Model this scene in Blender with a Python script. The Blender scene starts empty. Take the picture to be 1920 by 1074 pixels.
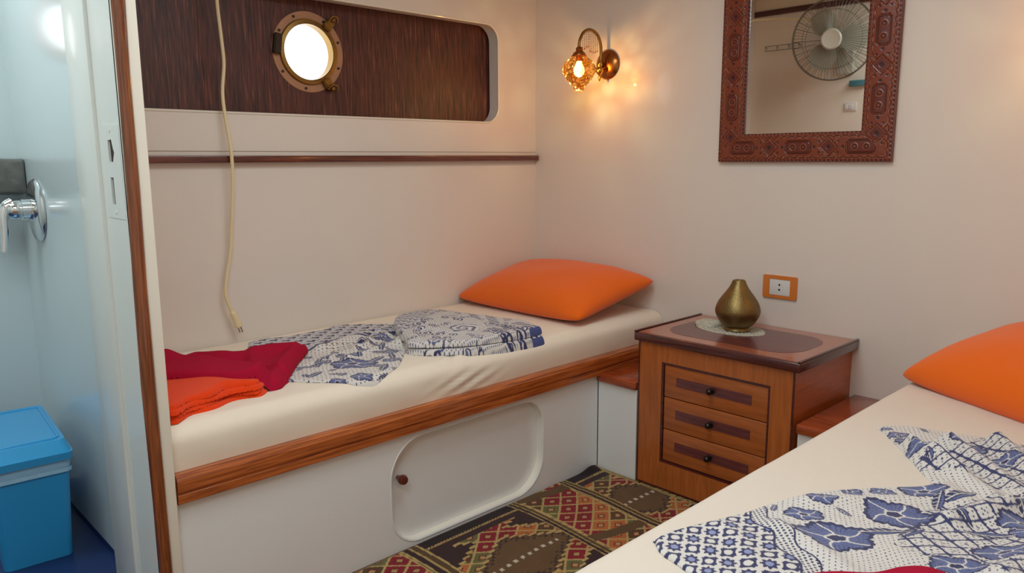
import bpy, bmesh, math, random
import numpy as np
from mathutils import Vector, Matrix

random.seed(7); rng = np.random.default_rng(7)
PI = math.pi
sc = bpy.context.scene
COL = sc.collection

# ------------------------------------------------------------------ camera
cam_d = bpy.data.cameras.new('camera'); cam = bpy.data.objects.new('camera', cam_d); COL.objects.link(cam)
yaw, pitch, roll = math.radians(46.1983), math.radians(9.5244), math.radians(-0.2865)
Fv = Vector((math.cos(yaw)*math.cos(pitch), math.sin(yaw)*math.cos(pitch), -math.sin(pitch)))
Rv = Fv.cross(Vector((0, 0, 1))).normalized(); Uv = Rv.cross(Fv)
R2 = Rv*math.cos(roll) + Uv*math.sin(roll); U2 = -Rv*math.sin(roll) + Uv*math.cos(roll)
M = Matrix((R2, U2, -Fv)).transposed().to_4x4(); M.translation = Vector((-2.72687, -2.67400, 1.24274))
cam.matrix_world = M
cam_d.sensor_width = 36; cam_d.sensor_fit = 'HORIZONTAL'; cam_d.lens = 1426.8/1920*36
cam_d.clip_start = .01
sc.camera = cam

# ------------------------------------------------------------------ world, lights, exposure
w = bpy.data.worlds.new('world'); sc.world = w; w.use_nodes = True
w.node_tree.nodes['Background'].inputs[0].default_value = (0.93, 0.97, 1, 1)
w.node_tree.nodes['Background'].inputs[1].default_value = 3.0
vs = sc.view_settings
vs.view_transform = 'Standard'; vs.look = 'None'; vs.gamma = 1; vs.use_curve_mapping = False
vs.exposure = 0.0
sc.cycles.use_denoising = True
sc.cycles.max_bounces = 8; sc.cycles.diffuse_bounces = 5; sc.cycles.transparent_max_bounces = 12
sc.cycles.sample_clamp_indirect = 4.0
sc.cycles.caustics_reflective = False; sc.cycles.caustics_refractive = False

def area(name, loc, rot, sx, sy, power, color):
    d = bpy.data.lights.new(name, 'AREA'); d.shape = 'RECTANGLE'; d.size = sx; d.size_y = sy
    d.energy = power; d.color = color
    o = bpy.data.objects.new(name, d); COL.objects.link(o); o.location = loc; o.rotation_euler = rot
    return o
area('cabin_ceiling_light', (-1.45, -1.45, 2.235), (0, 0, 0), 1.0, .6, 15, (.83, .95, 1))
area('passage_fill_light', (-2.9, -2.3, 2.235), (0, 0, 0), .9, .9, 21, (.83, .95, 1))  # soft fill added out of view near the camera
area('bathroom_ceiling_light', (-2.75, -.2, 2.235), (0, 0, 0), .5, .4, 11.5, (.89, .98, 1))

# ------------------------------------------------------------------ helpers
def srgb(r, g, b):
    f = lambda c: (c/255/12.92) if c/255 <= .04045 else ((c/255+.055)/1.055)**2.4
    return (f(r), f(g), f(b), 1)
SR = lambda r, g, b: np.array(srgb(r, g, b)[:3])

def mat(name, color, rough=.5, metal=0, coat=0, coat_rough=.1, bump=0, bscale=20, bdetail=3, spec=.5, sheen=0, mottle=0, mscale=3, stretch=(1, 1, 1)):
    m = bpy.data.materials.new(name); m.use_nodes = True; nt = m.node_tree; n = nt.nodes; l = nt.links
    p = n['Principled BSDF']
    p.inputs['Base Color'].default_value = color; p.inputs['Roughness'].default_value = rough
    p.inputs['Metallic'].default_value = metal; p.inputs['Coat Weight'].default_value = coat
    p.inputs['Coat Roughness'].default_value = coat_rough; p.inputs['Specular IOR Level'].default_value = spec
    p.inputs['Sheen Weight'].default_value = sheen
    if bump or mottle:
        tc = n.new('ShaderNodeTexCoord'); mp = n.new('ShaderNodeMapping'); mp.inputs['Scale'].default_value = stretch
        l.new(tc.outputs['Object'], mp.inputs[0])
    if bump:
        t = n.new('ShaderNodeTexNoise'); t.inputs['Scale'].default_value = bscale; t.inputs['Detail'].default_value = bdetail
        b = n.new('ShaderNodeBump'); b.inputs['Strength'].default_value = 1; b.inputs['Distance'].default_value = bump
        l.new(mp.outputs[0], t.inputs[0]); l.new(t.outputs[0], b.inputs['Height']); l.new(b.outputs[0], p.inputs['Normal'])
    if mottle:
        t = n.new('ShaderNodeTexNoise'); t.inputs['Scale'].default_value = mscale; t.inputs['Detail'].default_value = 5
        mx = n.new('ShaderNodeMix'); mx.data_type = 'RGBA'
        c = color; d = 1-mottle
        mx.inputs['A'].default_value = (c[0]*d, c[1]*d, c[2]*d, 1); mx.inputs['B'].default_value = (min(1, c[0]*(1+mottle*.6)), min(1, c[1]*(1+mottle*.6)), min(1, c[2]*(1+mottle*.6)), 1)
        l.new(mp.outputs[0], t.inputs[0]); l.new(t.outputs[0], mx.inputs['Factor']); l.new(mx.outputs['Result'], p.inputs['Base Color'])
    return m

def wood(name, c1, c2, grain=(1, 18, 18), scale=6, rough=.3, coat=.4, c3=None, contrast=(.35, .65), bump=.0004):
    m = bpy.data.materials.new(name); m.use_nodes = True; nt = m.node_tree; n = nt.nodes; l = nt.links
    p = n['Principled BSDF']; p.inputs['Roughness'].default_value = rough; p.inputs['Coat Weight'].default_value = coat; p.inputs['Coat Roughness'].default_value = .12
    tc = n.new('ShaderNodeTexCoord'); mp = n.new('ShaderNodeMapping'); mp.inputs['Scale'].default_value = grain
    t = n.new('ShaderNodeTexNoise'); t.inputs['Scale'].default_value = scale; t.inputs['Detail'].default_value = 6; t.inputs['Distortion'].default_value = .6
    r = n.new('ShaderNodeValToRGB'); e = r.color_ramp.elements
    e[0].position = contrast[0]; e[0].color = c1; e[1].position = contrast[1]; e[1].color = c2
    if c3:
        x = r.color_ramp.elements.new(min(.95, contrast[1]+.10)); x.color = c3
    l.new(tc.outputs['Object'], mp.inputs[0]); l.new(mp.outputs[0], t.inputs[0]); l.new(t.outputs[0], r.inputs[0]); l.new(r.outputs[0], p.inputs['Base Color'])
    b = n.new('ShaderNodeBump'); b.inputs['Distance'].default_value = bump; l.new(t.outputs[0], b.inputs['Height']); l.new(b.outputs[0], p.inputs['Normal'])
    return m

def vcol_mat(name, rough=.9, bump=.0003, bscale=900, sheen=.2, coat=0, spec=.2):
    m = mat(name, (1, 1, 1, 1), rough, bump=bump, bscale=bscale, bdetail=1, sheen=sheen, coat=coat, spec=spec)
    nt = m.node_tree; a = nt.nodes.new('ShaderNodeAttribute'); a.attribute_name = 'pattern'
    nt.links.new(a.outputs['Color'], nt.nodes['Principled BSDF'].inputs['Base Color'])
    return m

MT = dict(
    wall=mat('cabin_wall_paint', srgb(228, 218, 207), .42, coat=.32, coat_rough=.05, bump=.0012, bscale=7, bdetail=2, mottle=.03, mscale=2),
    white=mat('white_gloss_paint', srgb(228, 228, 226), .35, coat=.35, coat_rough=.1, bump=.0006, bscale=9, mottle=.03),
    cream=mat('cream_gloss_paint', srgb(236, 228, 212), .35, coat=.4, coat_rough=.1, bump=.0006, bscale=9, mottle=.03),
    jamb=mat('door_frame_paint', srgb(226, 230, 224), .35, coat=.3, coat_rough=.15, bump=.0008, bscale=14, mottle=.04),
    bath=mat('bathroom_blue_gloss_paint', srgb(202, 216, 218), .3, coat=.8, coat_rough=.14, bump=.0015, bscale=3, mottle=.04),
    navy=mat('navy_floor_paint', srgb(28, 48, 96), .4, mottle=.2),
    ceil=mat('ceiling_paint', srgb(235, 228, 220), .5, mottle=.02),
    floor=mat('cabin_floor', srgb(120, 85, 60), .5, mottle=.2, mscale=8),
    hull=wood('dark_hull_veneer', srgb(48, 22, 20), srgb(98, 50, 40), (26, 26, 1.1), 7, .5, .0, c3=srgb(146, 88, 64), contrast=(.36, .62)),
    rail=wood('varnished_rail_wood', srgb(132, 60, 22), srgb(190, 102, 44), (1.2, 30, 30), 5, .28, .5),
    shelf=wood('dark_shelf_wood', srgb(78, 30, 22), srgb(112, 50, 34), (1.2, 26, 26), 5, .25, .6),
    trim=wood('varnished_door_trim', srgb(92, 42, 16), srgb(146, 78, 36), (30, 30, 1.2), 5, .2, .8),
    ns=wood('nightstand_teak', srgb(158, 84, 34), srgb(180, 98, 42), (14, 14, 1.1), 6, .35, .3),
    nsh=wood('nightstand_teak_horizontal', srgb(152, 80, 34), srgb(174, 94, 42), (14, 1.1, 14), 6, .35, .3),
    side=wood('nightstand_side_veneer', srgb(160, 80, 34), srgb(186, 98, 44), (1.1, 14, 14), 6, .3, .15),
    ledge=wood('ledge_wood', srgb(128, 52, 22), srgb(170, 76, 34), (12, 1.1, 12), 6, .22, .6),
    dark=wood('mahogany_edge', srgb(62, 22, 22), srgb(86, 34, 30), (14, 1.1, 14), 6, .25, .6),
    nstop=wood('nightstand_top_wood', srgb(150, 80, 58), srgb(178, 102, 74), (14, 1.1, 14), 6, .2, .7),
    inlay=wood('rosewood_inlay', srgb(84, 38, 40), srgb(108, 54, 54), (14, 1.1, 14), 8, .3, .4),
    brass=mat('aged_brass', srgb(150, 118, 66), .38, 1, bump=.0006, bscale=60, mottle=.25, mscale=14),
    vase=mat('antique_brass_vase', srgb(136, 114, 72), .42, 1, bump=.0010, bscale=220, mottle=.28, mscale=22),
    copper=mat('copper_brass', srgb(176, 110, 56), .25, 1, mottle=.2, mscale=20),
    gold=mat('gold_brass', srgb(214, 160, 70), .2, 1, mottle=.1, mscale=20),
    chrome=mat('chrome', srgb(225, 228, 230), .06, 1),
    steel=mat('dark_steel', srgb(70, 66, 62), .3, 1),
    ringp=mat('painted_brass_flange', srgb(178, 134, 104), .4, .3, bump=.0006, bscale=60, mottle=.2, mscale=20),
    orange=mat('orange_cotton', srgb(236, 104, 14), .9, bump=.0006, bscale=260, sheen=.25, mottle=.04, mscale=6, spec=.2),
    tangerine=mat('orange_terry', srgb(232, 66, 20), .95, bump=.0012, bscale=420, sheen=.15, spec=.1),
    crimson=mat('crimson_terry', srgb(172, 22, 54), .95, bump=.0016, bscale=420, sheen=.0, spec=.1, mottle=.05, mscale=30),
    sheet=mat('cotton_sheet', srgb(238, 224, 204), .85, bump=.0004, bscale=600, sheen=.15, spec=.2, mottle=.03, mscale=4),
    sheetb=mat('cotton_sheet_warm', srgb(224, 210, 194), .85, bump=.0004, bscale=600, sheen=.15, spec=.2, mottle=.03, mscale=4),
    cord=mat('ivory_cord_rubber', srgb(232, 214, 170), .45),
    pin=mat('plug_pin_metal', srgb(150, 140, 125), .3, 1),
    outlet=mat('orange_plastic_plate', srgb(214, 122, 50), .3, coat=.3),
    plastic=mat('white_plastic', srgb(222, 220, 216), .35),
    black=mat('black_void', srgb(14, 12, 12), .8),
    hole=mat('strike_hole_brown', srgb(58, 44, 40), .9, mottle=.3, mscale=60),
    bin=mat('blue_plastic', srgb(46, 152, 208), .3, coat=.2, mottle=.04),
    liner=mat('milky_bag', srgb(150, 190, 215), .35, bump=.003, bscale=60),
    dish=mat('grey_marbled_soap_holder', srgb(108, 108, 104), .3, mottle=.5, mscale=28, bump=.002, bscale=40),
    knobw=mat('dark_wooden_knob', srgb(92, 34, 24), .2, coat=.6),
    fan=mat('fan_blue_grey_plastic', srgb(206, 206, 190), .35),
    wire=mat('fan_wire', srgb(120, 120, 112), .35, .6),
    teal=mat('teal_plastic', srgb(70, 128, 140), .4),
    mirror=mat('mirror_glass', srgb(240, 236, 232), .015, 1),
    cloth=vcol_mat('printed_cotton'),
    rug=vcol_mat('woven_kilim_wool', .98, .0016, 420, .1),
    frame=vcol_mat('inlaid_frame_wood', .35, .0002, 300, 0, .3, .4),
    fringe=mat('yellow_wool_fringe', srgb(168, 148, 92), .95, bump=.002, bscale=300),
    lace=mat('silver_grey_lace', srgb(196, 190, 172), .7, bump=.002, bscale=240, mottle=.45, mscale=120),
)
def emis(name, color, s):
    m = bpy.data.materials.new(name); m.use_nodes = True; p = m.node_tree.nodes['Principled BSDF']
    p.inputs['Base Color'].default_value = color; p.inputs['Emission Color'].default_value = color; p.inputs['Emission Strength'].default_value = s
    return m
MT['bulb'] = emis('lit_bulb', (1, .62, .25, 1), 22)
MT['lampface'] = emis('lit_diffuser', (1, .97, .92, 1), 2.5)

def glassy(name, c1, c2, rough=.05, fac=.25, scale=40):
    m = bpy.data.materials.new(name); m.use_nodes = True; nt = m.node_tree; n = nt.nodes; l = nt.links
    n.remove(n['Principled BSDF']); out = n['Material Output']
    tr = n.new('ShaderNodeBsdfTransparent'); gl = n.new('ShaderNodeBsdfGlossy'); gl.inputs['Roughness'].default_value = rough
    mx = n.new('ShaderNodeMixShader'); lw = n.new('ShaderNodeLayerWeight'); lw.inputs[0].default_value = fac
    tc = n.new('ShaderNodeTexCoord'); v = n.new('ShaderNodeTexVoronoi'); v.inputs['Scale'].default_value = scale
    r = n.new('ShaderNodeValToRGB'); r.color_ramp.elements[0].color = c1; r.color_ramp.elements[1].color = c2; r.color_ramp.elements[1].position = .75
    b = n.new('ShaderNodeBump'); b.inputs['Distance'].default_value = .004
    l.new(tc.outputs['Object'], v.inputs[0]); l.new(v.outputs['Distance'], r.inputs[0]); l.new(r.outputs[0], tr.inputs[0])
    l.new(v.outputs['Distance'], b.inputs['Height']); l.new(b.outputs[0], gl.inputs['Normal']); l.new(b.outputs[0], lw.inputs['Normal'])
    gl.inputs['Color'].default_value = (1, .9, .7, 1) if c1 != c2 else (1, 1, 1, 1)
    l.new(lw.outputs['Fresnel'], mx.inputs[0]); l.new(tr.outputs[0], mx.inputs[1]); l.new(gl.outputs[0], mx.inputs[2]); l.new(mx.outputs[0], out.inputs[0])
    return m
MT['amber'] = glassy('amber_cut_glass', (1, .94, .66, 1), (.66, .34, .07, 1), .08, .28, 55)
MT['glass'] = glassy('porthole_glass', (.98, .98, .98, 1), (.98, .98, .98, 1), .02, .08)
MT['crystal'] = glassy('crystal_drops', (1, .85, .55, 1), (.75, .45, .18, 1), .05, .4, 90)

def empty(name, label, cat, loc, group=None, rz=0):
    o = bpy.data.objects.new(name, None); COL.objects.link(o); o.location = loc; o.rotation_euler = (0, 0, rz)
    o.empty_display_size = .05
    o['label'] = label; o['category'] = cat
    if group: o['group'] = group
    return o
def tag(o, label, cat, group=None, kind=None):
    o['label'] = label; o['category'] = cat
    if group: o['group'] = group
    if kind: o['kind'] = kind
    return o

def wloc(p):
    v = Vector((0, 0, 0))
    while p is not None: v = v + p.location; p = p.parent
    return v

def obj(name, bm, m, parent=None, smooth=30, origin=None):
    """link a bmesh given in world coordinates (axis aligned parents only); origin defaults to bottom centre"""
    if smooth is not None:
        bmesh.ops.recalc_face_normals(bm, faces=bm.faces)
    me = bpy.data.meshes.new(name); bm.to_mesh(me); bm.free()
    return link(name, me, m, parent, smooth, origin)
def link(name, me, m, parent=None, smooth=30, origin=None):
    me.materials.append(m)
    co = np.empty(len(me.vertices)*3); me.vertices.foreach_get('co', co); co = co.reshape(-1, 3)
    if origin is None:
        origin = Vector(((co[:, 0].min()+co[:, 0].max())/2, (co[:, 1].min()+co[:, 1].max())/2, co[:, 2].min()))
    origin = Vector(origin)
    co = co - np.array(origin); me.vertices.foreach_set('co', co.ravel())
    o = bpy.data.objects.new(name, me); COL.objects.link(o)
    if parent: o.parent = parent
    o.location = origin - wloc(parent)
    if smooth is not None:
        me.shade_smooth()
        if smooth < 180: me.set_sharp_from_angle(angle=math.radians(smooth))
    me.update()
    return o

def struct(name, bm, m, parent=None, smooth=30):
    o = obj(name, bm, m, parent, smooth)
    o['kind'] = 'structure'
    return o

def box(bm, x0, x1, y0, y1, z0, z1, bev=0):
    vs_ = [bm.verts.new((x, y, z)) for x in (x0, x1) for y in (y0, y1) for z in (z0, z1)]
    f = [(0, 1, 3, 2), (4, 6, 7, 5), (0, 4, 5, 1), (2, 3, 7, 6), (0, 2, 6, 4), (1, 5, 7, 3)]
    fs = [bm.faces.new([vs_[i] for i in q]) for q in f]
    if bev:
        es = list({e for q in fs for e in q.edges})
        bmesh.ops.bevel(bm, geom=es, offset=bev, segments=3, affect='EDGES', profile=.5)
    return bm
def B(*a, **k):
    return box(bmesh.new(), *a, **k)

def frame_axes(d):
    d = Vector(d).normalized(); a = Vector((0, 0, 1)) if abs(d.z) < .9 else Vector((1, 0, 0))
    u = d.cross(a).normalized(); return d, u, d.cross(u)
def tube(bm, pts, r, seg=10, cap=True, closed=False):
    pts = [Vector(p) for p in pts]; n = len(pts); rings = []
    rr = r if hasattr(r, '__len__') else [r]*n
    pu = None
    for i, p in enumerate(pts):
        if closed: d = pts[(i+1) % n]-pts[i-1]
        else: d = pts[min(i+1, n-1)]-pts[max(i-1, 0)]
        d.normalize()
        if pu is None: _, u, v = frame_axes(d)
        else:
            u = (pu - d*pu.dot(d)).normalized(); v = d.cross(u)
        pu = u
        rings.append([bm.verts.new(p+(u*math.cos(2*PI*k/seg)+v*math.sin(2*PI*k/seg))*rr[i]) for k in range(seg)])
    m = n if closed else n-1
    for i in range(m):
        a, b = rings[i], rings[(i+1) % n]
        for k in range(seg): bm.faces.new((a[k], a[(k+1) % seg], b[(k+1) % seg], b[k]))
    if cap and not closed:
        bm.faces.new(rings[0][::-1]); bm.faces.new(rings[-1])
    return bm
def lathe(bm, c, axis, prof, seg=48, squash=None):
    """prof: list of (radius, distance along axis)"""
    c = Vector(c); d, u, v = frame_axes(axis); rings = []
    for (r, h) in prof:
        if r < 1e-6: rings.append([bm.verts.new(c+d*h)])
        else: rings.append([bm.verts.new(c+d*h+(u*math.cos(2*PI*k/seg)+v*math.sin(2*PI*k/seg))*r) for k in range(seg)])
    for a, b in zip(rings, rings[1:]):
        for k in range(seg):
            k2 = (k+1) % seg
            if len(a) == 1 and len(b) == 1: continue
            if len(a) == 1: bm.faces.new((a[0], b[k], b[k2]))
            elif len(b) == 1: bm.faces.new((a[k], b[0], a[k2]))
            else: bm.faces.new((a[k], b[k], b[k2], a[k2]))
    return bm
def catmull(P, n=8, closed=False):
    P = [Vector(p) for p in P]; out = []; N = len(P)
    for i in range(N if closed else N-1):
        if closed: p0, p1, p2, p3 = P[i-1], P[i], P[(i+1) % N], P[(i+2) % N]
        else: p0, p1, p2, p3 = P[max(i-1, 0)], P[i], P[i+1], P[min(i+2, N-1)]
        for k in range(n):
            t = k/n
            out.append(.5*((2*p1)+(p2-p0)*t+(2*p0-5*p1+4*p2-p3)*t*t+(3*p1-p0-3*p2+p3)*t**3))
    if not closed: out.append(P[-1])
    return out
def rrect(x0, x1, z0, z1, r, n=10, rr=None):
    rs = rr or (r, r, r, r); out = []
    for (cx, cz, a0), q in zip(((x1, z1, 0), (x0, z1, 90), (x0, z0, 180), (x1, z0, 270)), rs):
        sx = -1 if cx == x1 else 1; sz = -1 if cz == z1 else 1
        for k in range(n+1):
            a = math.radians(a0+90*k/n)
            out.append((cx+sx*q+q*math.cos(a), cz+sz*q+q*math.sin(a)))
    return out
def plate(bm, outer, inner, front, back, to3, lip=0):
    """flat plate with a hole; outer, inner are 2D loops, to3(a,b,d) -> xyz; lip rounds the front edge of the hole"""
    loops = {}
    for d in (front, back):
        lo = [bm.verts.new(to3(a, b, d)) for a, b in outer]; li = [bm.verts.new(to3(a, b, d)) for a, b in inner]
        es = [bm.edges.new((q[i], q[(i+1) % len(q)])) for q in (lo, li) for i in range(len(q))]
        bmesh.ops.triangle_fill(bm, edges=es, use_beauty=True, use_dissolve=False)
        loops[d] = (lo, li)
    for j in (0, 1):
        a, b = loops[front][j], loops[back][j]
        for i in range(len(a)):
            bm.faces.new((a[i], a[(i+1) % len(a)], b[(i+1) % len(a)], b[i]))
    return bm

# ---- dense cloth-like height field clipped by a polygon, with a per-vertex woven/printed colour
def poly_sd(P, X, Y):
    P = np.array(P); n = len(P); d2 = np.full(X.shape, 1e9); ins = np.zeros(X.shape, bool); nx = np.zeros(X.shape); ny = np.zeros(X.shape)
    for i in range(n):
        ax, ay = P[i]; bx, by = P[(i+1) % n]; ex, ey = bx-ax, by-ay
        t = np.clip(((X-ax)*ex+(Y-ay)*ey)/(ex*ex+ey*ey+1e-12), 0, 1)
        qx, qy = ax+t*ex, ay+t*ey; dd = (X-qx)**2+(Y-qy)**2
        mk = dd < d2; d2 = np.where(mk, dd, d2); nx = np.where(mk, qx, nx); ny = np.where(mk, qy, ny)
        c = ((ay > Y) != (by > Y)) & (X < (bx-ax)*(Y-ay)/(by-ay+1e-15)+ax); ins ^= c
    return np.where(ins, 1, -1)*np.sqrt(d2), nx, ny
def smooth_poly(P, n=5):
    return [(v.x, v.y) for v in catmull([(a, b, 0) for a, b in P], n, True)]
def sheet_arrays(P, step, hfun, cfun, th, z0, er=None, warp=None):
    P = np.array(P); x0, y0 = P.min(0)-step*2; x1, y1 = P.max(0)+step*2
    xs = np.arange(x0, x1, step); ys = np.arange(y0, y1, step)
    X, Y = np.meshgrid(xs, ys, indexing='ij'); D, NX, NY = poly_sd(P, X, Y)
    keep = D > -step*1.0
    Xs = np.where(D < 0, NX, X); Ys = np.where(D < 0, NY, Y); Dc = np.clip(D, 0, None)
    er = er or th
    e = np.sqrt(np.clip(1-(1-np.clip(Dc/er, 0, 1))**2, 0, 1))
    H = z0(Xs, Ys) if callable(z0) else z0
    Z = H + th*e + hfun(Xs, Ys, Dc)*np.clip(Dc/(er*2), 0, 1)
    q = keep[:-1, :-1] & keep[1:, :-1] & keep[1:, 1:] & keep[:-1, 1:]
    idx = np.arange(X.size).reshape(X.shape)
    F = np.stack([idx[:-1, :-1][q], idx[1:, :-1][q], idx[1:, 1:][q], idx[:-1, 1:][q]], 1)
    used = np.unique(F); mp = np.full(X.size, -1); mp[used] = np.arange(len(used))
    V = np.stack([Xs.ravel()[used], Ys.ravel()[used], Z.ravel()[used]], 1)
    C = cfun(V[:, 0], V[:, 1], Dc.ravel()[used]) if cfun else None
    return V, mp[F], C
def np_mesh(name, V, F, C=None):
    me = bpy.data.meshes.new(name); me.vertices.add(len(V)); me.vertices.foreach_set('co', V.astype(np.float32).ravel())
    me.loops.add(F.size); me.loops.foreach_set('vertex_index', F.astype(np.int32).ravel())
    me.polygons.add(len(F)); me.polygons.foreach_set('loop_start', np.arange(0, F.size, F.shape[1], dtype=np.int32))
    me.update(calc_edges=True); me.validate()
    if C is not None:
        a = me.color_attributes.new('pattern', 'FLOAT_COLOR', 'POINT')
        a.data.foreach_set('color', np.concatenate([C, np.ones((len(C), 1))], 1).astype(np.float32).ravel())
    return me
def merge(parts):
    Vs, Fs, Cs, n = [], [], [], 0
    for V, F, C in parts:
        Vs.append(V); Fs.append(F+n); n += len(V)
        if C is not None: Cs.append(C)
    return np.concatenate(Vs), np.concatenate(Fs), (np.concatenate(Cs) if Cs else None)
def seg_dist(X, Y, p, q):
    ax, ay = p; ex, ey = q[0]-ax, q[1]-ay
    t = np.clip(((X-ax)*ex+(Y-ay)*ey)/(ex*ex+ey*ey), 0, 1)
    return np.hypot(X-ax-t*ex, Y-ay-t*ey), t
def ridges(X, Y, R):
    """R: list of (p, q, width, height) soft fold crests, tapering at the far end"""
    H = np.zeros(X.shape)
    for p, q, wd, h in R:
        d, t = seg_dist(X, Y, p, q); H = H + h*np.exp(-(d/wd)**2)*(1-.45*t)
    return H
def wav(X, Y, s, seed=0):
    r = np.random.default_rng(seed); H = np.zeros(X.shape)
    for i in range(7):
        a = r.uniform(0, 2*PI); f = s*r.uniform(.6, 1.9); H = H+np.sin(f*(X*math.cos(a)+Y*math.sin(a))+r.uniform(0, 6))/7
    return H

# ================================================================== THE ROOM
def xz(y_front_is):  # to3 for plates in the plane y=const
    return lambda a, b, d: (a, d, b)
XP = -2.095   # cabin side of the bathroom partition
# floor
struct('floor', B(-3.7, .05, -3.5, .05, -.06, 0), MT['floor'])
struct('ceiling', B(-3.7, .06, -3.5, .45, 2.26, 2.32), MT['ceil'])
struct('wall_end', B(0, .06, -2.78, .06, 0, 2.26), MT['wall'])
# porthole wall: lower wall, slightly proud upper panel with a rounded opening
bm = B(XP, 0, .0, .06, 0, 1.275); struct('wall_hull_lower', bm, MT['wall'])
bm = bmesh.new()
hole = rrect(-2.03, -.247, 1.408, 1.846, .075)
plate(bm, [(XP, 1.275), (0, 1.275), (0, 2.26), (XP, 2.26)], hole, -.004, .058, lambda a, b, d: (a, d, b))
struct('wall_hull_upper', bm, MT['wall'])
# painted lip around the opening
bm = bmesh.new(); lp = [(a, -.004, b) for a, b in rrect(-2.03, -.247, 1.408, 1.846, .075, 14)]
tube(bm, lp, .0045, 8, closed=True); struct('trim_1', bm, MT['cream'])
# dark veneered hull board behind, with the round hole of the porthole
PC = (-1.182, 1.652)
circ = lambda r, n=64: [(PC[0]+r*math.cos(2*PI*k/n), PC[1]+r*math.sin(2*PI*k/n)) for k in range(n)]
bm = bmesh.new()
plate(bm, [(XP, 1.34), (-.16, 1.34), (-.16, 1.95), (XP, 1.95)], circ(.118), 0, .02, lambda a, b, d: (a, .062+d+(b-1.4)*.02, b))
struct('wall_hull_board', bm, MT['hull'], smooth=20)
# unseen closing strip added round the recess so that no daylight leaks
bm = bmesh.new(); box(bm, XP, 0, .058, .30, 1.95, 1.98); box(bm, XP, 0, .058, .30, 1.31, 1.34); box(bm, -.16, -.13, .058, .30, 1.31, 1.98); box(bm, XP-.03, XP, .058, .3, 1.31, 1.98)
struct('daylight_seal', bm, MT['black'])
# wooden shelf trim
bm = B(XP, .0-.002, -.030, -.001, 1.2335, 1.2585, bev=.004)
t = struct('trim_3', bm, MT['shelf'])
# far side walls
struct('wall_right', B(-2.1, .06, -2.80, -2.735, 0, 2.26), MT['wall'])
struct('wall_passage_right', B(-3.7, -2.1, -3.56, -3.5, 0, 2.26), MT['wall'])
struct('wall_passage_end', B(-2.16, -2.1, -3.5, -2.80, 0, 2.26), MT['wall'])
struct('wall_passage_back', B(-3.76, -3.7, -3.5, .45, 0, 2.26), MT['wall'])
# partition between bathroom and cabin, and the bathroom
struct('wall_partition', B(-2.125, XP, -.79, .385, 0, 2.26), MT['cream'])
struct('wall_bathroom_side', B(-2.127, -2.115-.0001, -.45, .385, .08, 2.26), MT['bath'])
PB2 = (-2.335, 1.70)
bm = bmesh.new(); plate(bm, [(-3.7, 0), (XP, 0), (XP, 2.26), (-3.7, 2.26)], [(PB2[0]+.088*math.cos(2*PI*k/48), PB2[1]+.088*math.sin(2*PI*k/48)) for k in range(48)], .385, .445, lambda a, b, d: (a, d, b))
struct('wall_bathroom_back', bm, MT['bath'])
w2 = bpy.data.objects.new('window_2', None); COL.objects.link(w2); w2.location = (PB2[0], .385, PB2[1]-.15); w2['kind'] = 'structure'
obj('flange', lathe(bmesh.new(), (PB2[0], .385, PB2[1]), (0, -1, 0), [(.080, -.05), (.080, .006), (.092, .010), (.118, .008), (.120, .0005)], 64), MT['ringp'], w2, 40)
obj('glass', lathe(bmesh.new(), (PB2[0], .41, PB2[1]), (0, -1, 0), [(0, 0), (.081, 0), (.081, .006), (0, .006)], 48), MT['glass'], w2, 40)
struct('wall_bathroom_front', B(-3.7, -2.95, -.80, -.74, 0, 2.26), MT['white'])
struct('floor_bathroom', B(-3.7, -2.127, -.80, .385, 0.001, .08), MT['navy'])
bm = bmesh.new(); box(bm, -2.1275, -2.117, -.45, .384, .08, .12); struct('baseboard_bathroom', B(-2.1275, -2.1265, -.45, .384, .08, .10), MT['navy'])
# wooden trim near the ceiling of the partition (seen in the mirror)
struct('trim_4', B(XP, XP+.018, -.79, -.004, 2.15, 2.185, bev=.004), MT['dark'])
# white storage front below the hatch is part of the bunk, see below

# ---------- door frame (jamb, strike plate, wooden bead)
d1 = bpy.data.objects.new('door_1', None); COL.objects.link(d1); d1.location = (-2.14, -.7, 0); d1['kind'] = 'structure'
bm = bmesh.new()
to = lambda a, b, d: (d, a, b)
strike_l = rrect(-.744, -.693, 1.199, 1.290, .003, 2)
# frame front half with a shallow real cavity for the latch holes
def rect_ring(bm, y0, y1, z0, z1, holes, xf, xb):
    lo = [(y0, z0), (y1, z0), (y1, z1), (y0, z1)]
    for d in (xf,):
        es = []
        for L in [lo]+holes:
            q = [bm.verts.new((d, a, b)) for a, b in L]
            es += [bm.edges.new((q[i], q[(i+1) % len(q)])) for i in range(len(q))]
            q2 = [bm.verts.new((xb, a, b)) for a, b in L]
            for i in range(len(q)): bm.faces.new((q[i], q[(i+1) % len(q)], q2[(i+1) % len(q)], q2[i]))
        bmesh.ops.triangle_fill(bm, edges=es, use_beauty=True)
LH = [(-.740, 1.252), (-.726, 1.252), (-.716, 1.268), (-.716, 1.28), (-.724, 1.299), (-.740, 1.301)]
LH = [(-.742, 1.238), (-.724, 1.238), (-.712, 1.255), (-.712, 1.272), (-.722, 1.288), (-.742, 1.288)]
LH = [(-.702, 1.240), (-.702, 1.290), (-.728, 1.292), (-.737, 1.270), (-.743, 1.262), (-.730, 1.240)]
SH = [(-.700, 1.140), (-.700, 1.204), (-.722, 1.204), (-.722, 1.140)]
rect_ring(bm, -.80, -.632, .08, 2.26, [LH, SH], -2.150, -2.127)
obj('frame_front', bm, MT['jamb'], d1, 30)
obj('door_stop', B(-2.158, -2.127, -.632, -.45, .08, 2.26, bev=.004), MT['jamb'], d1)
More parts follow.
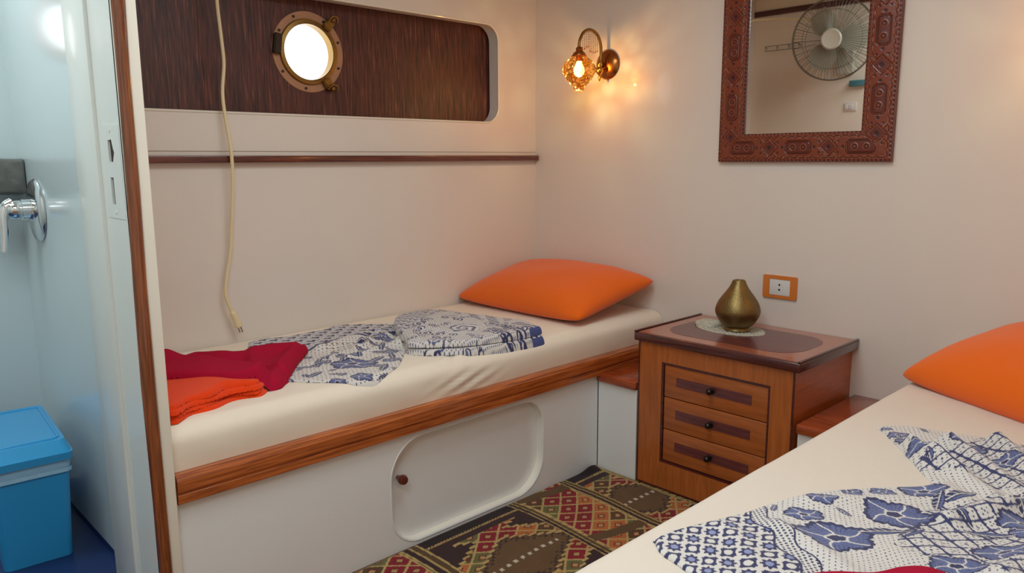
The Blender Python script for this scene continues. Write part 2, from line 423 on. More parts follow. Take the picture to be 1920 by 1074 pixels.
obj('latch_cavity', B(-2.1458, -2.1445, -.75, -.69, 1.13, 1.30), MT['hole'], d1)  # dark brown plate set just behind the latch holes
bm = bmesh.new(); rect_ring(bm, -.785, -.668, 1.108, 1.325, [[(a+(.001 if 0 else 0), b) for a, b in LH], SH], -2.1512, -2.150)
sp = obj('strike_plate', bm, MT['jamb'], d1, 30); sp['label'] = 'painted over strike plate with two openings'
bm = bmesh.new()
for z in (1.312, 1.122): lathe(bm, (-2.1513, -.722, z), (-1, 0, 0), [(.005, 0), (.005, .0008), (.0035, .0014), (0, .0014)], 16)
obj('screw', bm, MT['jamb'], sp)
obj('frame_edge', B(-2.150, XP-.001, -.805, -.7901, 0, 2.26, bev=.003), MT['cream'], d1)
# half round wooden bead, very slightly bowed as in an old boat
bm = bmesh.new(); rings = []
zz = [0, .2, .45, .72, .95, 1.17, 1.45, 1.6, 1.9, 2.26]; xo = [-2.150, -2.151, -2.154, -2.157, -2.155, -2.151, -2.149, -2.149, -2.15, -2.15]
wv = [.033, .030, .032, .034, .031, .030, .028, .031, .031, .031]
for (z, x, wd) in zip(zz, xo, wv):
    r_ = []
    for k in range(9):
        a = PI*k/8
        r_.append(bm.verts.new((x+wd/2-wd/2*math.cos(a), -.805-.013*math.sin(a), z)))
    rings.append(r_)
for a, b in zip(rings, rings[1:]):
    for k in range(8): bm.faces.new((a[k], a[k+1], b[k+1], b[k]))
    bm.faces.new((a[0], b[0], b[8], a[8]))
bm.faces.new(rings[0]); bm.faces.new(rings[-1][::-1])
bd = obj('wooden_bead', bm, MT['trim'], d1, 40); bd['label'] = 'varnished brown wooden bead'

# ---------- porthole
w1 = bpy.data.objects.new('window_1', None); COL.objects.link(w1); w1.location = (PC[0], .065, PC[1]-.15); w1['kind'] = 'structure'
yb = lambda z: .062+(z-1.4)*.02
C0 = (PC[0], yb(PC[1]), PC[1])
bm = lathe(bmesh.new(), C0, (0, -1, 0), [(.118, -.03), (.118, -.003), (.119, .004), (.150, .004), (.152, 0), (.152, -.003)], 72)
fr = obj('flange', bm, MT['ringp'], w1, 40); fr['label'] = 'pinkish brass mounting flange'
bm = lathe(bmesh.new(), C0, (0, -1, 0), [(.104, -.03), (.104, .010), (.108, .014), (.121, .012), (.124, .004), (.124, -.002)], 72)
obj('rim', bm, MT['brass'], w1, 40)
bm = lathe(bmesh.new(), (C0[0], C0[1]+.012, C0[2]), (0, -1, 0), [(0, 0), (.1045, 0), (.1045, .006), (0, .006)], 64)
obj('glass', bm, MT['glass'], w1, 40)
bm = bmesh.new()
for a in (20, 60, 115, 150, 215, 262, 300, 338):
    a = math.radians(a); lathe(bm, (C0[0]+.138*math.cos(a), C0[1]-.004, C0[2]+.138*math.sin(a)), (0, -1, 0), [(.0055, 0), (.005, .003), (0, .0035)], 12)
obj('screw', bm, MT['steel'], w1, 40)
def lug(ang, wd, hh, dep):
    bm = bmesh.new(); a = math.radians(ang)
    bmesh.ops.create_cube(bm, size=1)
    bmesh.ops.scale(bm, vec=(hh, dep, wd), verts=bm.verts)
    bmesh.ops.bevel(bm, geom=bm.edges[:], offset=.004, segments=2, affect='EDGES')
    bmesh.ops.rotate(bm, cent=(0, 0, 0), matrix=Matrix.Rotation(-a, 3, 'Y'), verts=bm.verts)
    bmesh.ops.translate(bm, vec=(C0[0]+.136*math.cos(a), C0[1]-.014, C0[2]+.136*math.sin(a)), verts=bm.verts)
    return bm
obj('hinge', lug(172, .075, .03, .022), MT['steel'], w1)
for ang in (-58, 52):
    d_ = obj('latch', lug(ang, .034, .040, .026), MT['brass'], w1)
    a = math.radians(ang); bm = bmesh.new(); c = Vector((C0[0]+.158*math.cos(a), C0[1]-.026, C0[2]+.158*math.sin(a)))
    tube(bm, catmull([c+Vector((-.018, 0, -.004)), c+Vector((-.004, -.012, .014)), c+Vector((.016, -.008, .010)), c+Vector((.020, 0, -.006))], 5), .004, 8)
    lathe(bm, c, (0, -1, 0), [(.009, -.02), (.009, .006), (.006, .01), (0, .01)], 16)
    obj('wing_nut', bm, MT['brass'], d_, 40)

# ================================================================== LEFT BUNK
YF = -.785
def bunk(front_hatch):
    pass
b1 = empty('bunk_bed', 'built in bunk with white front, round cornered locker and wooden rail, under the porthole', 'bed', (-1.05, -.39, 0), 'built in bunks')
bm = bmesh.new()
hatch = rrect(-1.442, -.760, .018, .368, .12, 12, rr=(.10, .13, .11, .13))
plate(bm, [(XP+.002, 0.001), (-.4405, 0.001), (-.4405, .395), (XP+.002, .395)], hatch, YF, YF+.004, lambda a, b, d: (a, d, b))
obj('front_panel', bm, MT['white'], b1)
bm = bmesh.new(); rp = rrect(-1.449, -.753, .011, .375, .12, 12, rr=(.107, .137, .117, .137))
tube(bm, [(a, YF+.0012, b) for a, b in rrect(-1.446, -.756, .014, .372, .12, 12, rr=(.104, .134, .114, .134))], .003, 8, closed=True)
obj('locker_rim', bm, MT['white'], b1, 60)
bm = bmesh.new()
# reveal of the locker opening in cream
for i in range(len(hatch)):
    a, b = hatch[i], hatch[(i+1) % len(hatch)]
v0 = [bm.verts.new((a, YF+.0042, b)) for a, b in hatch]; v1 = [bm.verts.new((a, YF+.036, b)) for a, b in hatch]
for i in range(len(hatch)): bm.faces.new((v0[i], v0[(i+1) % len(hatch)], v1[(i+1) % len(hatch)], v1[i]))
obj('locker_reveal', bm, MT['cream'], b1, 60)
ld = obj('locker_door', B(-1.48, -.72, YF+.030, YF+.042, .005, .385), MT['white'], b1)
bm = lathe(bmesh.new(), (-1.398, YF+.030, .238), (0, -1, 0), [(.008, 0), (.008, .012), (.015, .020), (.017, .030), (.013, .038), (0, .041)], 24)
obj('knob', bm, MT['knobw'], ld, 50)
# rail with a groove
bm = bmesh.new(); prof = [(YF+.02, .389), (-.800, .389), (-.806, .393), (-.806, .414), (-.802, .417), (-.802, .420), (-.808, .424), (-.808, .452), (-.803, .462), (-.795, .467), (YF+.02, .467)]
def extr(bm, prof, x0, x1, flip=1):
    a = [bm.verts.new((x0, y, z)) for y, z in prof]; b = [bm.verts.new((x1, y, z)) for y, z in prof]; n = len(prof)
    for i in range(n): bm.faces.new((a[i], a[(i+1) % n], b[(i+1) % n], b[i]))
    bm.faces.new(a[::-1]); bm.faces.new(b); return bm
obj('rail', extr(bm, prof, XP+.002, -.006), MT['rail'], b1, 25)
obj('base_board', B(XP+.002, -.002, YF+.055, -.003, .40, .462), MT['white'], b1)

def mattress(name, label, x0, x1, yb_, yf, z0, z1, m, r, seed, sag=0, wr=None):
    """rounded slab, yf is the free long side (facing the aisle)"""
    nx, step = int((x1-x0)/.012), .012
    s = 1 if yf < yb_ else -1          # profile walks from the wall, over the top, down the free side
    prof = [(yb_, z0), (yb_, z1-.02)]
    for k in range(5): a = PI/2*k/4; prof.append((yb_-s*(.02-.02*math.cos(a)), z1-.02+.02*math.sin(a)))
    L = abs(yf-yb_); n = int((L-.02-r)/.012)
    for k in range(1, n): prof.append((yb_-s*(.02+(L-.02-r)*k/n), z1))
    for k in range(9): a = PI/2*k/8; prof.append((yf+s*r-s*r*math.sin(a), z1-r+r*math.cos(a)))
    m_ = max(4, int((z1-r-z0)/.010))
    for k in range(1, m_+1): prof.append((yf, z1-r-(z1-r-z0)*k/m_))
    P = np.array(prof); X = np.linspace(x0, x1, nx)
    XX = np.repeat(X[:, None], len(P), 1); YY = np.repeat(P[None, :, 0], nx, 0).copy(); ZZ = np.repeat(P[None, :, 1], nx, 0).copy()
    top = np.clip((ZZ-(z1-r))/r, 0, 1)
    ZZ += top*(.003*wav(XX, YY, 9, seed)+.0012*wav(XX, YY*2.2, 40, seed+1))
    side = (np.abs(YY-yf) < r*.9)*(ZZ < z1-r*.3)
    t = np.clip((z1-ZZ)/(z1-z0), 0, 1)
    YY += -s*side*(.006*np.sin(PI*t)+.0035*wav(XX+ZZ*.8, ZZ*.5, 22, seed+2)*np.sin(PI*t))
    if wr is not None: 
        ZZ += top*wr(XX, YY); YY += -s*side*.006*np.exp(-((XX+1.12)/.12)**2-((ZZ-.51)/.03)**2)*np.sin((XX*.35-ZZ)*150)
    # ends: pull in slightly round
    V = np.stack([XX, YY, ZZ], 2).reshape(-1, 3); c = len(P); i = np.arange(nx-1)[:, None]*c+np.arange(c-1)[None, :]
    F = np.stack([i, i+1, i+c+1, i+c], 2).reshape(-1, 4)
    if s < 0: F = F[:, ::-1]
    me = np_mesh(name, V, F)
    bm = bmesh.new(); bm.from_mesh(me); bpy.data.meshes.remove(me)
    for k in (0, nx-1):
        vs_ = [v for v in bm.verts if abs(v.co.x-X[k]) < 1e-5]; vs_.sort(key=lambda v: v.index)
        bm.faces.new(vs_)
    bound = [e for e in bm.edges if len(e.link_faces) == 1]
    if bound: bmesh.ops.holes_fill(bm, edges=bound)
    o = obj(name, bm, m, None, 50); tag(o, label, 'mattress', 'bunk mattresses'); return o
mattress('mattress', 'thin mattress in a cream fitted sheet on the porthole side bunk', XP+.004, -.004, -.006, -.778, .4675, .585, MT['sheet'], .045, 3,
         wr=lambda X, Y: .006*np.exp(-((X+1.15)/.10)**2-((Y+.74)/.05)**2)*np.sin((X-Y*.4)*90)*.5)

# ================================================================== RIGHT BUNK
b2 = empty('bunk_bed', 'built in bunk along the right wall carrying the foreground mattress', 'bed', (-1.05, -2.33, 0), 'built in bunks')
obj('front_panel', B(-2.10, -.4405, -1.955, -1.935, .001, .405), MT['white'], b2)
prof2 = [(-2*1.36-y, z+.012) for y, z in prof]
obj('rail', extr(bmesh.new(), [(-1.955, .40), (-1.922, .40), (-1.914, .41), (-1.914, .455), (-1.922, .467), (-1.955, .467)], -2.10, -.006), MT['rail'], b2, 25)
obj('end_panel', B(-2.115, -2.10, -2.73, -1.922, .001, .467), MT['white'], b2)
obj('base_board', B(-2.10, -.002, -2.73, -1.956, .42, .467), MT['white'], b2)
mattress('mattress', 'mattress in a pale peach fitted sheet on the right hand bunk in the foreground', -2.09, -.004, -2.730, -1.924, .4675, .600, MT['sheetb'], .03, 12)

# ================================================================== LEDGES
for (ya, yb2, lab) in ((-.978, -.787, 'short wooden ledge on a white box between left bunk and nightstand'), (-1.935, -1.618, 'short wooden ledge between nightstand and the right hand bunk')):
    e = empty('wall_ledge', lab, 'ledge', (-.22, (ya+yb2)/2, 0), 'wooden ledges beside the nightstand')
    obj('box_front', B(-.439, -.002, ya+.001, yb2-.001, .001, .366), MT['white'], e)
    obj('ledge_top', B(-.452, -.002, ya, yb2 if ya > -1 else yb2, .3665, .398, bev=.004), MT['ledge'], e)

# ================================================================== NIGHTSTAND
ns = empty('nightstand', 'brown wooden nightstand with three inlaid drawers between the two bunks', 'nightstand', (-.22, -1.295, 0))
Y0, Y1 = -1.600, -.984     # right side, left side
XF = -.440
bm = bmesh.new()
# face frame as plate with opening for the drawers
plate(bm, [(Y0, .001), (Y1, .001), (Y1, .565), (Y0, .565)], [(-1.518, .112), (-1.088, .112), (-1.088, .500), (-1.518, .500)], XF, XF+.018, lambda a, b, d: (d, a, b))
obj('face_frame', bm, MT['ns'], ns)
bm = bmesh.new(); box(bm, XF+.0182, -.002, Y0, Y0+.018, .001, .565); box(bm, XF+.0182, -.002, Y1-.018, Y1, .001, .565); box(bm, -.02, -.002, Y0+.018, Y1-.018, .001, .565); box(bm, XF+.0182, -.02, Y0+.018, Y1-.018, .001, .02)
obj('carcass', bm, MT['side'], ns)
bm = bmesh.new()
g = .008
for (a, b, c, d) in ((-1.518, -1.510, .112, .5), (-1.096, -1.088, .112, .5), (-1.51, -1.096, .492, .5), (-1.51, -1.096, .112, .120)): box(bm, XF+.002, XF+.02, a, b, c, d)
bz = obj('drawer_surround', bm, MT['dark'], ns)
bm = bmesh.new(); box(bm, XF-.0015, XF+.001, Y0-.0012, Y0+.006, .001, .565); obj('corner_bead', bm, MT['dark'], ns); bm = bmesh.new(); box(bm, XF-.0015, XF+.001, Y1-.005, Y1+.001, .001, .565)
obj('corner_bead', bm, MT['dark'], ns)
obj('bottom_rail', B(XF-.003, XF+.001, Y0+.006, Y1-.005, .001, .012), MT['dark'], ns)
# top with dark moulded edge, raised side lips, inlaid centre
TX0, TX1, TY0, TY1 = -.455, -.002, -1.622, -.968
bm = bmesh.new(); box(bm, TX0, TX1, TY0, TY1, .5655, .598, bev=.006)
tp = obj('top', bm, MT['dark'], ns)
bm = bmesh.new(); box(bm, TX0+.012, TX1-.002, TY0+.014, TY1-.014, .5975, .5992)
obj('veneer', bm, MT['nstop'], tp)
bm = bmesh.new(); 
for k, (a, b) in enumerate(rrect(-1.555, -1.035, -.385, -.06, .12, 12)): pass
pts = [bm.verts.new((b, a, .5993)) for a, b in rrect(-1.56, -1.03, -.385, -.07, .11, 12)]; fc = bm.faces.new(pts); q = bmesh.ops.extrude_face_region(bm, geom=[fc]); bmesh.ops.translate(bm, vec=(0, 0, .0005), verts=[v for v in q['geom'] if isinstance(v, bmesh.types.BMVert)])
obj('inlay', bm, MT['inlay'], tp)
bm = bmesh.new(); box(bm, TX0, TX1, TY0, TY0+.010, .598, .604, bev=.002); obj('side_lip', bm, MT['dark'], tp); bm = bmesh.new(); box(bm, TX0, TX1, TY1-.010, TY1, .598, .604, bev=.002)
obj('side_lip', bm, MT['dark'], tp)
dz = (.492-.120)/3
for k in range(3):
    z0 = .120+dz*k+.0015; z1 = .120+dz*(k+1)-.0015
    dr = obj('drawer', B(XF+.006, XF+.35, -1.5085, -1.0975, z0, z1, bev=.0025), MT['nsh'], ns)
    zc = (z0+z1)/2+.004
    obj('inlay', B(XF+.0045, XF+.007, -1.450, -1.150, zc-.017, zc+.017), MT['inlay'], dr)
    bm = lathe(bmesh.new(), (XF+.0045, -1.298, zc), (-1, 0, 0), [(.012, 0), (.012, .002), (.005, .004), (.005, .012), (.010, .016), (.011, .022), (.007, .027), (0, .028)], 24)
    obj('knob', bm, MT['steel'], dr, 50)

# vase and doily on top
VX, VY = -.185, -1.243
bm = bmesh.new()
prof = [(0, 0), (.046, 0), (.050, .004), (.047, .012), (.062, .024), (.076, .045), (.086, .070), (.085, .090), (.076, .114), (.062, .136), (.049, .154), (.038, .170), (.030, .185), (.025, .198), (.021, .202), (.015, .200), (.013, .190)]
pp = catmull([(a, 0, b) for a, b in prof], 4); pp = [(max(0, p.x), p.z) for p in pp]
lathe(bm, (VX, VY, .607), (0, 0, 1), [(r*.95, h*.93) for r, h in pp], 64)
tag(obj('vase', bm, MT['vase'], None, 60), 'pear shaped antique brass vase standing on the nightstand', 'vase')
def lace_h(X, Y, D):
    return .003*np.sin(X*330)*np.sin(Y*330)+.003*wav(X, Y, 90, 90)+.004*np.exp(-((Y+1.09)/.03)**2)*(1+np.sin(X*160))
P = smooth_poly([(-.250, -1.135), (-.262, -1.20), (-.250, -1.28), (-.215, -1.330), (-.165, -1.345), (-.10, -1.30), (-.085, -1.22), (-.10, -1.14), (-.125, -1.075), (-.165, -1.063), (-.215, -1.085)], 5)
V, F, C = sheet_arrays(P, .003, lace_h, None, .0032, .5999, er=.006)
V2, F2, _ = sheet_arrays(smooth_poly([(-.20, -1.075), (-.16, -1.055), (-.12, -1.075), (-.11, -1.15), (-.15, -1.165), (-.21, -1.15)], 4), .003, lambda X, Y, D: .006*np.sin(X*120+Y*60), None, .010, .6035, er=.012)
V, F, _ = merge([(V, F, None), (V2, F2, None)])
tag(link('doily', np_mesh('doily', V, F), MT['lace'], None, 80), 'crumpled grey and silver lace doily under the brass vase', 'doily')

# outlet
o_ = empty('wall_outlet', 'orange framed wall outlet with white insert above the nightstand', 'outlet', (0, -1.314, .710))
bm = bmesh.new()
bm2 = plate(bm, rrect(-1.382, -1.246, .711, .798, .006, 4), [(-1.356, .722), (-1.272, .722), (-1.272, .784), (-1.356, .784)], -.009, -.0005, lambda a, b, d: (d, a, b))
obj('plate', bm, MT['outlet'], o_)
ins = obj('insert', B(-.0075, -.0004, -1.3555, -1.2725, .7225, .7835, bev=.0008), MT['plastic'], o_)
bm = bmesh.new()
for z in (.744, .763): lathe(bm, (-.0074, -1.313, z), (-1, 0, 0), [(.0038, 0), (.0038, .0006), (0, .0006)], 14)
obj('socket_hole', bm, MT['black'], ins)

# ================================================================== MIRROR
mr = empty('wall_mirror', 'rectangular mirror in a carved reddish wooden frame on the end wall', 'mirror', (0, -1.362, 1.225))
A0, A1, Z0, Z1 = -1.690, -1.034, 1.2255, 2.09
I0, I1, K0, K1 = -1.583, -1.137, 1.332, 1.984
obj('mirror_glass', B(-.010, -.006, I0-.004, I1+.004, K0-.004, K1+.004), MT['mirror'], mr, 30)
obj('backing', B(-.006, -.001, A0+.01, A1-.01, Z0+.01, Z1-.01), MT['dark'], mr)
wfr = I0-A0
def frame_side(L, flip):
    """strip along u in [0,L], v in [0,wfr] (0 = outer edge): returns arrays u,v,height,colour; mitred ends"""
    st = .0016; us = np.linspace(0, L, int(L/st)+1); vs2 = np.linspace(0, wfr, 66); U, V = np.meshgrid(us, vs2, indexing='ij')
    # mitre: squeeze u range with v
    UU = V + (L-2*V)*(U/L)
    per = .112; c = UU-L/2; k = np.floor(c/per+.5); lc = c-k*per; vv = V-wfr*.5
    h = np.zeros(U.shape); col = np.zeros(U.shape+(3,)); base = SR(124, 56, 34); dk = SR(60, 26, 24); lt = SR(150, 78, 44); md = SR(100, 40, 30)
    col[:] = base
    def put(mask, c_, hh):
        col[mask] = c_; h[mask] = hh
    # border lines
    for v0, v1, c_, hh in ((.0, .004, md, .0), (.014, .0165, dk, -.0012), (.0165, .020, lt, .0006), (wfr-.020, wfr-.0165, lt, .0006), (wfr-.0165, wfr-.014, dk, -.0012)):
        put((V >= v0) & (V < v1), c_, hh)
    den = (np.floor(UU/.0075) % 2 == 0)
    put((V > .004) & (V < .009) & den, dk, -.0015); put((V > wfr-.007) & (V < wfr-.001) & den, dk, -.0015)
    tri = .5-np.abs(((c/.028) % 1)-.5)*2
    for o_ in (-.036, .036): put(np.abs(vv-o_-.006*tri) < .0013, lt*1.05, .0006); put(np.abs(vv-o_+.006*tri) < .0013, dk, -.0008)
    # elongated cartouche with two studs, alternating with a diamond in an X strap
    even = (k % 2 == 0)
    qx = np.abs(lc); qv = np.abs(vv)
    cart = np.maximum(np.maximum(qx-.050, qv-.024), (qx+qv-.064)*.75)
    put(even & (cart < .001) & (cart > -.002), dk, -.0014); put(even & (cart <= -.002) & (cart > -.0045), lt, .001); put(even & (cart <= -.0045) & (cart > -.0065), dk, -.0014)
    put(even & (cart <= -.0065), md, -.0002)
    r1 = np.hypot(qx-.020, qv*1.0)
    put(even & (r1 < .0125), lt, .0006); put(even & (r1 < .0095), dk, -.0012); put(even & (r1 < .0055), base, .0008)
    dia = qx+qv
    strap = np.abs(qx-qv)
    put(~even & (strap < .0035) & (dia < .072), lt, .0006); put(~even & (strap > .0035) & (strap < .0055) & (dia < .07), dk, -.0012)
    put(~even & (dia < .030), md, 0); put(~even & (np.abs(dia-.030) < .0018), lt, .001); put(~even & (np.abs(dia-.034) < .0016), dk, -.0014)
    put(~even & (np.hypot(qx, qv) < .008), dk, -.001)
    r3 = np.hypot(qx-.052, qv-.0); put(~even & (r3 < .006), dk, -.001)
    r4 = np.hypot(qx-.034, qv-.019); put(~even & (r4 < .004), dk, -.001)
    n_ = np.sin(UU*900+vv*300)*np.sin(vv*700); col *= (1+.10*n_)[..., None]
    X = .020+h + .003*np.sin(PI*np.clip(V/wfr, 0, 1))
    X = np.where(V < .001, .004, X); X = np.where(V > wfr-.0008, .007, X)
    return UU, V, X, col
for (L, org, du, dv) in ((A1-A0, (A0, Z0), (1, 0), (0, 1)), (A1-A0, (A1, Z1), (-1, 0), (0, -1)), (Z1-Z0, (A1, Z0), (0, 1), (-1, 0)), (Z1-Z0, (A0, Z1), (0, -1), (1, 0))):
    U, V, H, Cc = frame_side(L, 0)
    Yw = org[0]+U*du[0]+V*dv[0]; Zw = org[1]+U*du[1]+V*dv[1]
    VV = np.stack([-H, Yw, Zw], 2).reshape(-1, 3); nu, nv = U.shape
    i = np.arange(nu-1)[:, None]*nv+np.arange(nv-1)[None, :]
    F = np.stack([i, i+nv, i+nv+1, i+1], 2).reshape(-1, 4)[:, ::-1]
    o = link('frame_side', np_mesh('frame_side', VV, F, Cc.reshape(-1, 3)), MT['frame'], mr, 40)

# ================================================================== SCONCES
def sconce(yc, label):
    t = empty('wall_sconce', label, 'lamp', (0, yc, 1.59), 'brass wall sconces on the end wall')
    bm = lathe(bmesh.new(), (0, yc, 1.652), (-1, 0, 0), [(.062, .001), (.064, .006), (.060, .012), (.046, .022), (.028, .029), (.014, .032), (0, .033)], 48)
    pl = obj('back_plate', bm, MT['copper'], t, 50)
    # turned drop ornament on the plate
    bm = lathe(bmesh.new(), (-.060, yc, 1.575), (0, 0, 1), [(0, 0), (.003, .004), (.007, .016), (.004, .026), (.012, .034), (.020, .044), (.018, .056), (.010, .062), (.014, .070), (.012, .080), (.006, .088), (0, .092)], 24)
    tube(bm, [(-.02, yc, 1.635), (-.06, yc, 1.628)], .007, 10)
    obj('ornament', bm, MT['gold'], t, 50)
    A = catmull([(-.058, yc, 1.655), (-.052, yc, 1.69), (-.056, yc, 1.735), (-.080, yc, 1.772), (-.125, yc, 1.787), (-.168, yc, 1.772), (-.194, yc, 1.735), (-.197, yc, 1.70)], 8)
    obj('arm', tube(bmesh.new(), A, [.0065]*len(A), 12), MT['brass'], t, 60)
    bm = bmesh.new()
    for k in range(9):
        x = -.078-.012*k; s = min(A[8:-8], key=lambda p: abs(p.x-x)); L = .075+.012*math.sin(k*.8)-.018*abs(k-4)/4
        z = s.z-.006
        while z > s.z-L:
            lathe(bm, (x, yc, z), (0, 0, -1), [(0, 0), (.0017, .003), (.0017, .006), (0, .009)], 6); z -= .0095
        lathe(bm, (x, yc, z), (0, 0, -1), [(0, 0), (.003, .005), (.002, .010), (0, .014)], 8)
    fr_ = obj('bead_fringe', bm, MT['crystal'], t, 60); fr_['kind'] = 'stuff'
    bm = lathe(bmesh.new(), (-.196, yc, 1.712), (0, 0, -1), [(.004, 0), (.012, .004), (.016, .012), (.013, .018), (.024, .026), (.030, .036), (.029, .042), (.014, .044), (.014, .062), (0, .062)], 32)
    obj('socket', bm, MT['copper'], t, 50)
    # cut glass shade, pear shaped, lobed facets
    prof = [(.028, .0), (.034, .010), (.050, .022), (.063, .040), (.068, .058), (.064, .078), (.052, .098), (.038, .116), (.026, .130), (.022, .140), (.014, .150), (.0, .154)]
    pr = [(p.x, p.z) for p in catmull([(a, 0, b) for a, b in prof], 4)]
    bm = bmesh.new(); N = 48; rings = []
    for r, h in pr:
        if r < 1e-4: rings.append([bm.verts.new((-.196, yc, 1.676-h))]); continue
        ring = []
        for k in range(N):
            a = 2*PI*k/N; rr_ = r*(1+.055*math.cos(8*a)+.03*math.cos(16*a+h*120))
            ring.append(bm.verts.new((-.196+rr_*math.cos(a), yc+rr_*math.sin(a), 1.676-h)))
        rings.append(ring)
    for a, b in zip(rings, rings[1:]):
        for k in range(N):
            k2 = (k+1) % N
            if len(b) == 1: bm.faces.new((a[k], b[0], a[k2]))
            else: bm.faces.new((a[k], b[k], b[k2], a[k2]))
    sh = obj('lamp_shade', bm, MT['amber'], t, 25)
    sh['label'] = 'faceted amber glass shade'
    bm = lathe(bmesh.new(), (-.196, yc, 1.652), (0, 0, -1), [(.010, 0), (.012, .010), (.021, .028), (.023, .042), (.018, .056), (.009, .064), (0, .067)], 24)
    obj('bulb', bm, MT['bulb'], t, 60)
    d = bpy.data.lights.new('sconce_light', 'POINT'); d.energy = 2.6; d.color = (1, .70, .36); d.shadow_soft_size = .003
    l = bpy.data.objects.new('sconce_light', d); COL.objects.link(l); l.parent = t; l.location = Vector((-.196, yc, 1.578))-Vector(t.location)
    return t
sconce(-.455, 'lit brass wall sconce with amber glass shade, left of the mirror')
sconce(-2.268, 'lit brass wall sconce with amber glass shade, right of the mirror above the right bunk')

# ================================================================== PILLOWS
def pillow(label, c, L, W, T, rz, tilt, seed):
    n = 72; u = np.linspace(-1, 1, n); U, V = np.meshgrid(u, u, indexing='ij')
    # outline pulled in along the sides, corners kept
    ox = U*(1-.05*(1-V**2)**1.0*0-.06*(1-np.abs(V)**2.2)*np.abs(U)**3); oy = V*(1-.06*(1-np.abs(U)**2.2)*np.abs(V)**3)
    cn = (np.abs(U)*np.abs(V))**9; ox = ox*(1-.045*cn); oy = oy*(1-.06*cn)
    prof = (np.clip(1-np.abs(U)**2.6, 0, 1)**.52)*(np.clip(1-np.abs(V)**2.6, 0, 1)**.52)
    wr = wav(ox*.5, oy*.4, 14, seed)*.05+.03*wav(ox, oy, 30, seed+3)*(1-prof)
    top = np.stack([ox*L/2, oy*W/2, T*.62*prof*(1+wr)], 2); bot = np.stack([ox*L/2, oy*W/2, -T*.38*prof], 2)
    VV = np.concatenate([top.reshape(-1, 3), bot.reshape(-1, 3)]); i = np.arange(n-1)[:, None]*n+np.arange(n-1)[None, :]
    F = np.stack([i, i+n, i+n+1, i+1], 2).reshape(-1, 4); F = np.concatenate([F, F[:, ::-1]+n*n])
    me = np_mesh('pillow', VV, F); bm = bmesh.new(); bm.from_mesh(me); bpy.data.meshes.remove(me)
    bmesh.ops.remove_doubles(bm, verts=bm.verts, dist=.0008)
    Mx = Matrix.Translation(c) @ tilt @ Matrix.Rotation(rz, 4, 'Z')
    bmesh.ops.transform(bm, matrix=Mx, verts=bm.verts)
    # settle: nothing below the mattress top
    o = obj('pillow', bm, MT['orange'], None, 180)
    tag(o, label, 'pillow', 'orange pillows on the bunks'); return o
pillow('orange pillow leaning against the end wall on the porthole side bunk', (-.275, -.382, .668), .765, .53, .165,
       PI/2, Matrix.Rotation(math.radians(-10), 4, 'Y').inverted() if 0 else Matrix.Rotation(math.radians(-11), 4, 'Y'), 5)
ang = math.radians(-116.8)
pillow('orange pillow at the head of the right hand bunk, cut by the picture edge', (-.383, -2.308, .671), .665, .50, .185,
       ang, Matrix.Rotation(math.radians(-12), 4, Vector((.45, .89, 0))), 9)

# ================================================================== PRINTED CLOTHS
WH, NV, MB, PB = SR(215, 209, 202), SR(56, 58, 94), SR(98, 108, 150), SR(142, 148, 184)
def mixc(C, mask, c): C[mask] = c
def flower(C, x, y, cx, cy, r, ph=0, pet=5, sq=1.0, fill=None):
    x = x+.10*r*np.sin((y-cy)/r*2.2+ph); y = y+.14*r*np.sin((x-cx)/r*1.7-ph)
    fill = MB if fill is None else fill
    dx, dy = x-cx, (y-cy)*sq; R = np.hypot(dx, dy); th = np.arctan2(dy, dx)+ph
    e = r*(.78+.20*np.abs(np.cos(th*pet/2))+.03*np.cos(th*pet*5)+.07*np.cos(th-ph*3))
    ins = R < e; mixc(C, R < e*1.07, WH); mixc(C, ins, NV); mixc(C, R < e*.84, fill)
    ht = (np.sin(th*36) > .55) & (R > e*.45) & (R < e*.86) & (np.sin(R*900) > -.4); mixc(C, ht, NV*1.25)
    vein = (np.abs(np.sin(th*pet/2+.35*np.sin(R/r*5))) < .075*r/np.maximum(R, .15*r)) & (R < e*.92) & (R > e*.12); mixc(C, vein, WH)
    mixc(C, (R < e*.30) & (R > e*.22), WH); mixc(C, R < e*.22, NV)
def leaf(C, x, y, cx, cy, L, Wd, a):
    c, s = math.cos(a), math.sin(a); u = ((x-cx)*c+(y-cy)*s)/L; v = (-(x-cx)*s+(y-cy)*c)/Wd
    e = np.abs(v)-np.clip(1-u*u, 0, 1)**.8; ins = (np.abs(u) < 1) & (e < 0)
    mixc(C, ins, NV); mixc(C, ins & (np.abs(v) < .10), WH); mixc(C, ins & (np.abs(np.sin(u*9+np.abs(v)*3)) < .28) & (v > .1), WH); mixc(C, ins & (v < -.35) & (e < -.25), MB)
def scales(x, y, s, wob=0):
    a = (x+y)/s+wob; b = (x-y)/s-wob; fa, fb = a-np.floor(a)-.5, b-np.floor(b)-.5
    C = np.tile(WH, (len(x), 1)); r = np.maximum(np.abs(fa), np.abs(fb)); ln = (.5-r) < .06+.05*(np.abs(fa*fb)*4)
    mixc(C, ln, NV*1.2); mixc(C, np.hypot(fa, fb) < .075, NV*1.3); mixc(C, (np.hypot(fa, fb) > .24) & (np.hypot(fa, fb) < .28), WH*.86); return C
def dots(x, y, s, r=.14, col=None):
    C = np.tile(WH, (len(x), 1)); row = np.floor(y/s); fx = x/s+.5*(row % 2); fx = fx-np.floor(fx)-.5; fy = y/s-row-.5
    mixc(C, np.hypot(fx, fy) < r, NV*1.2 if col is None else col); return C
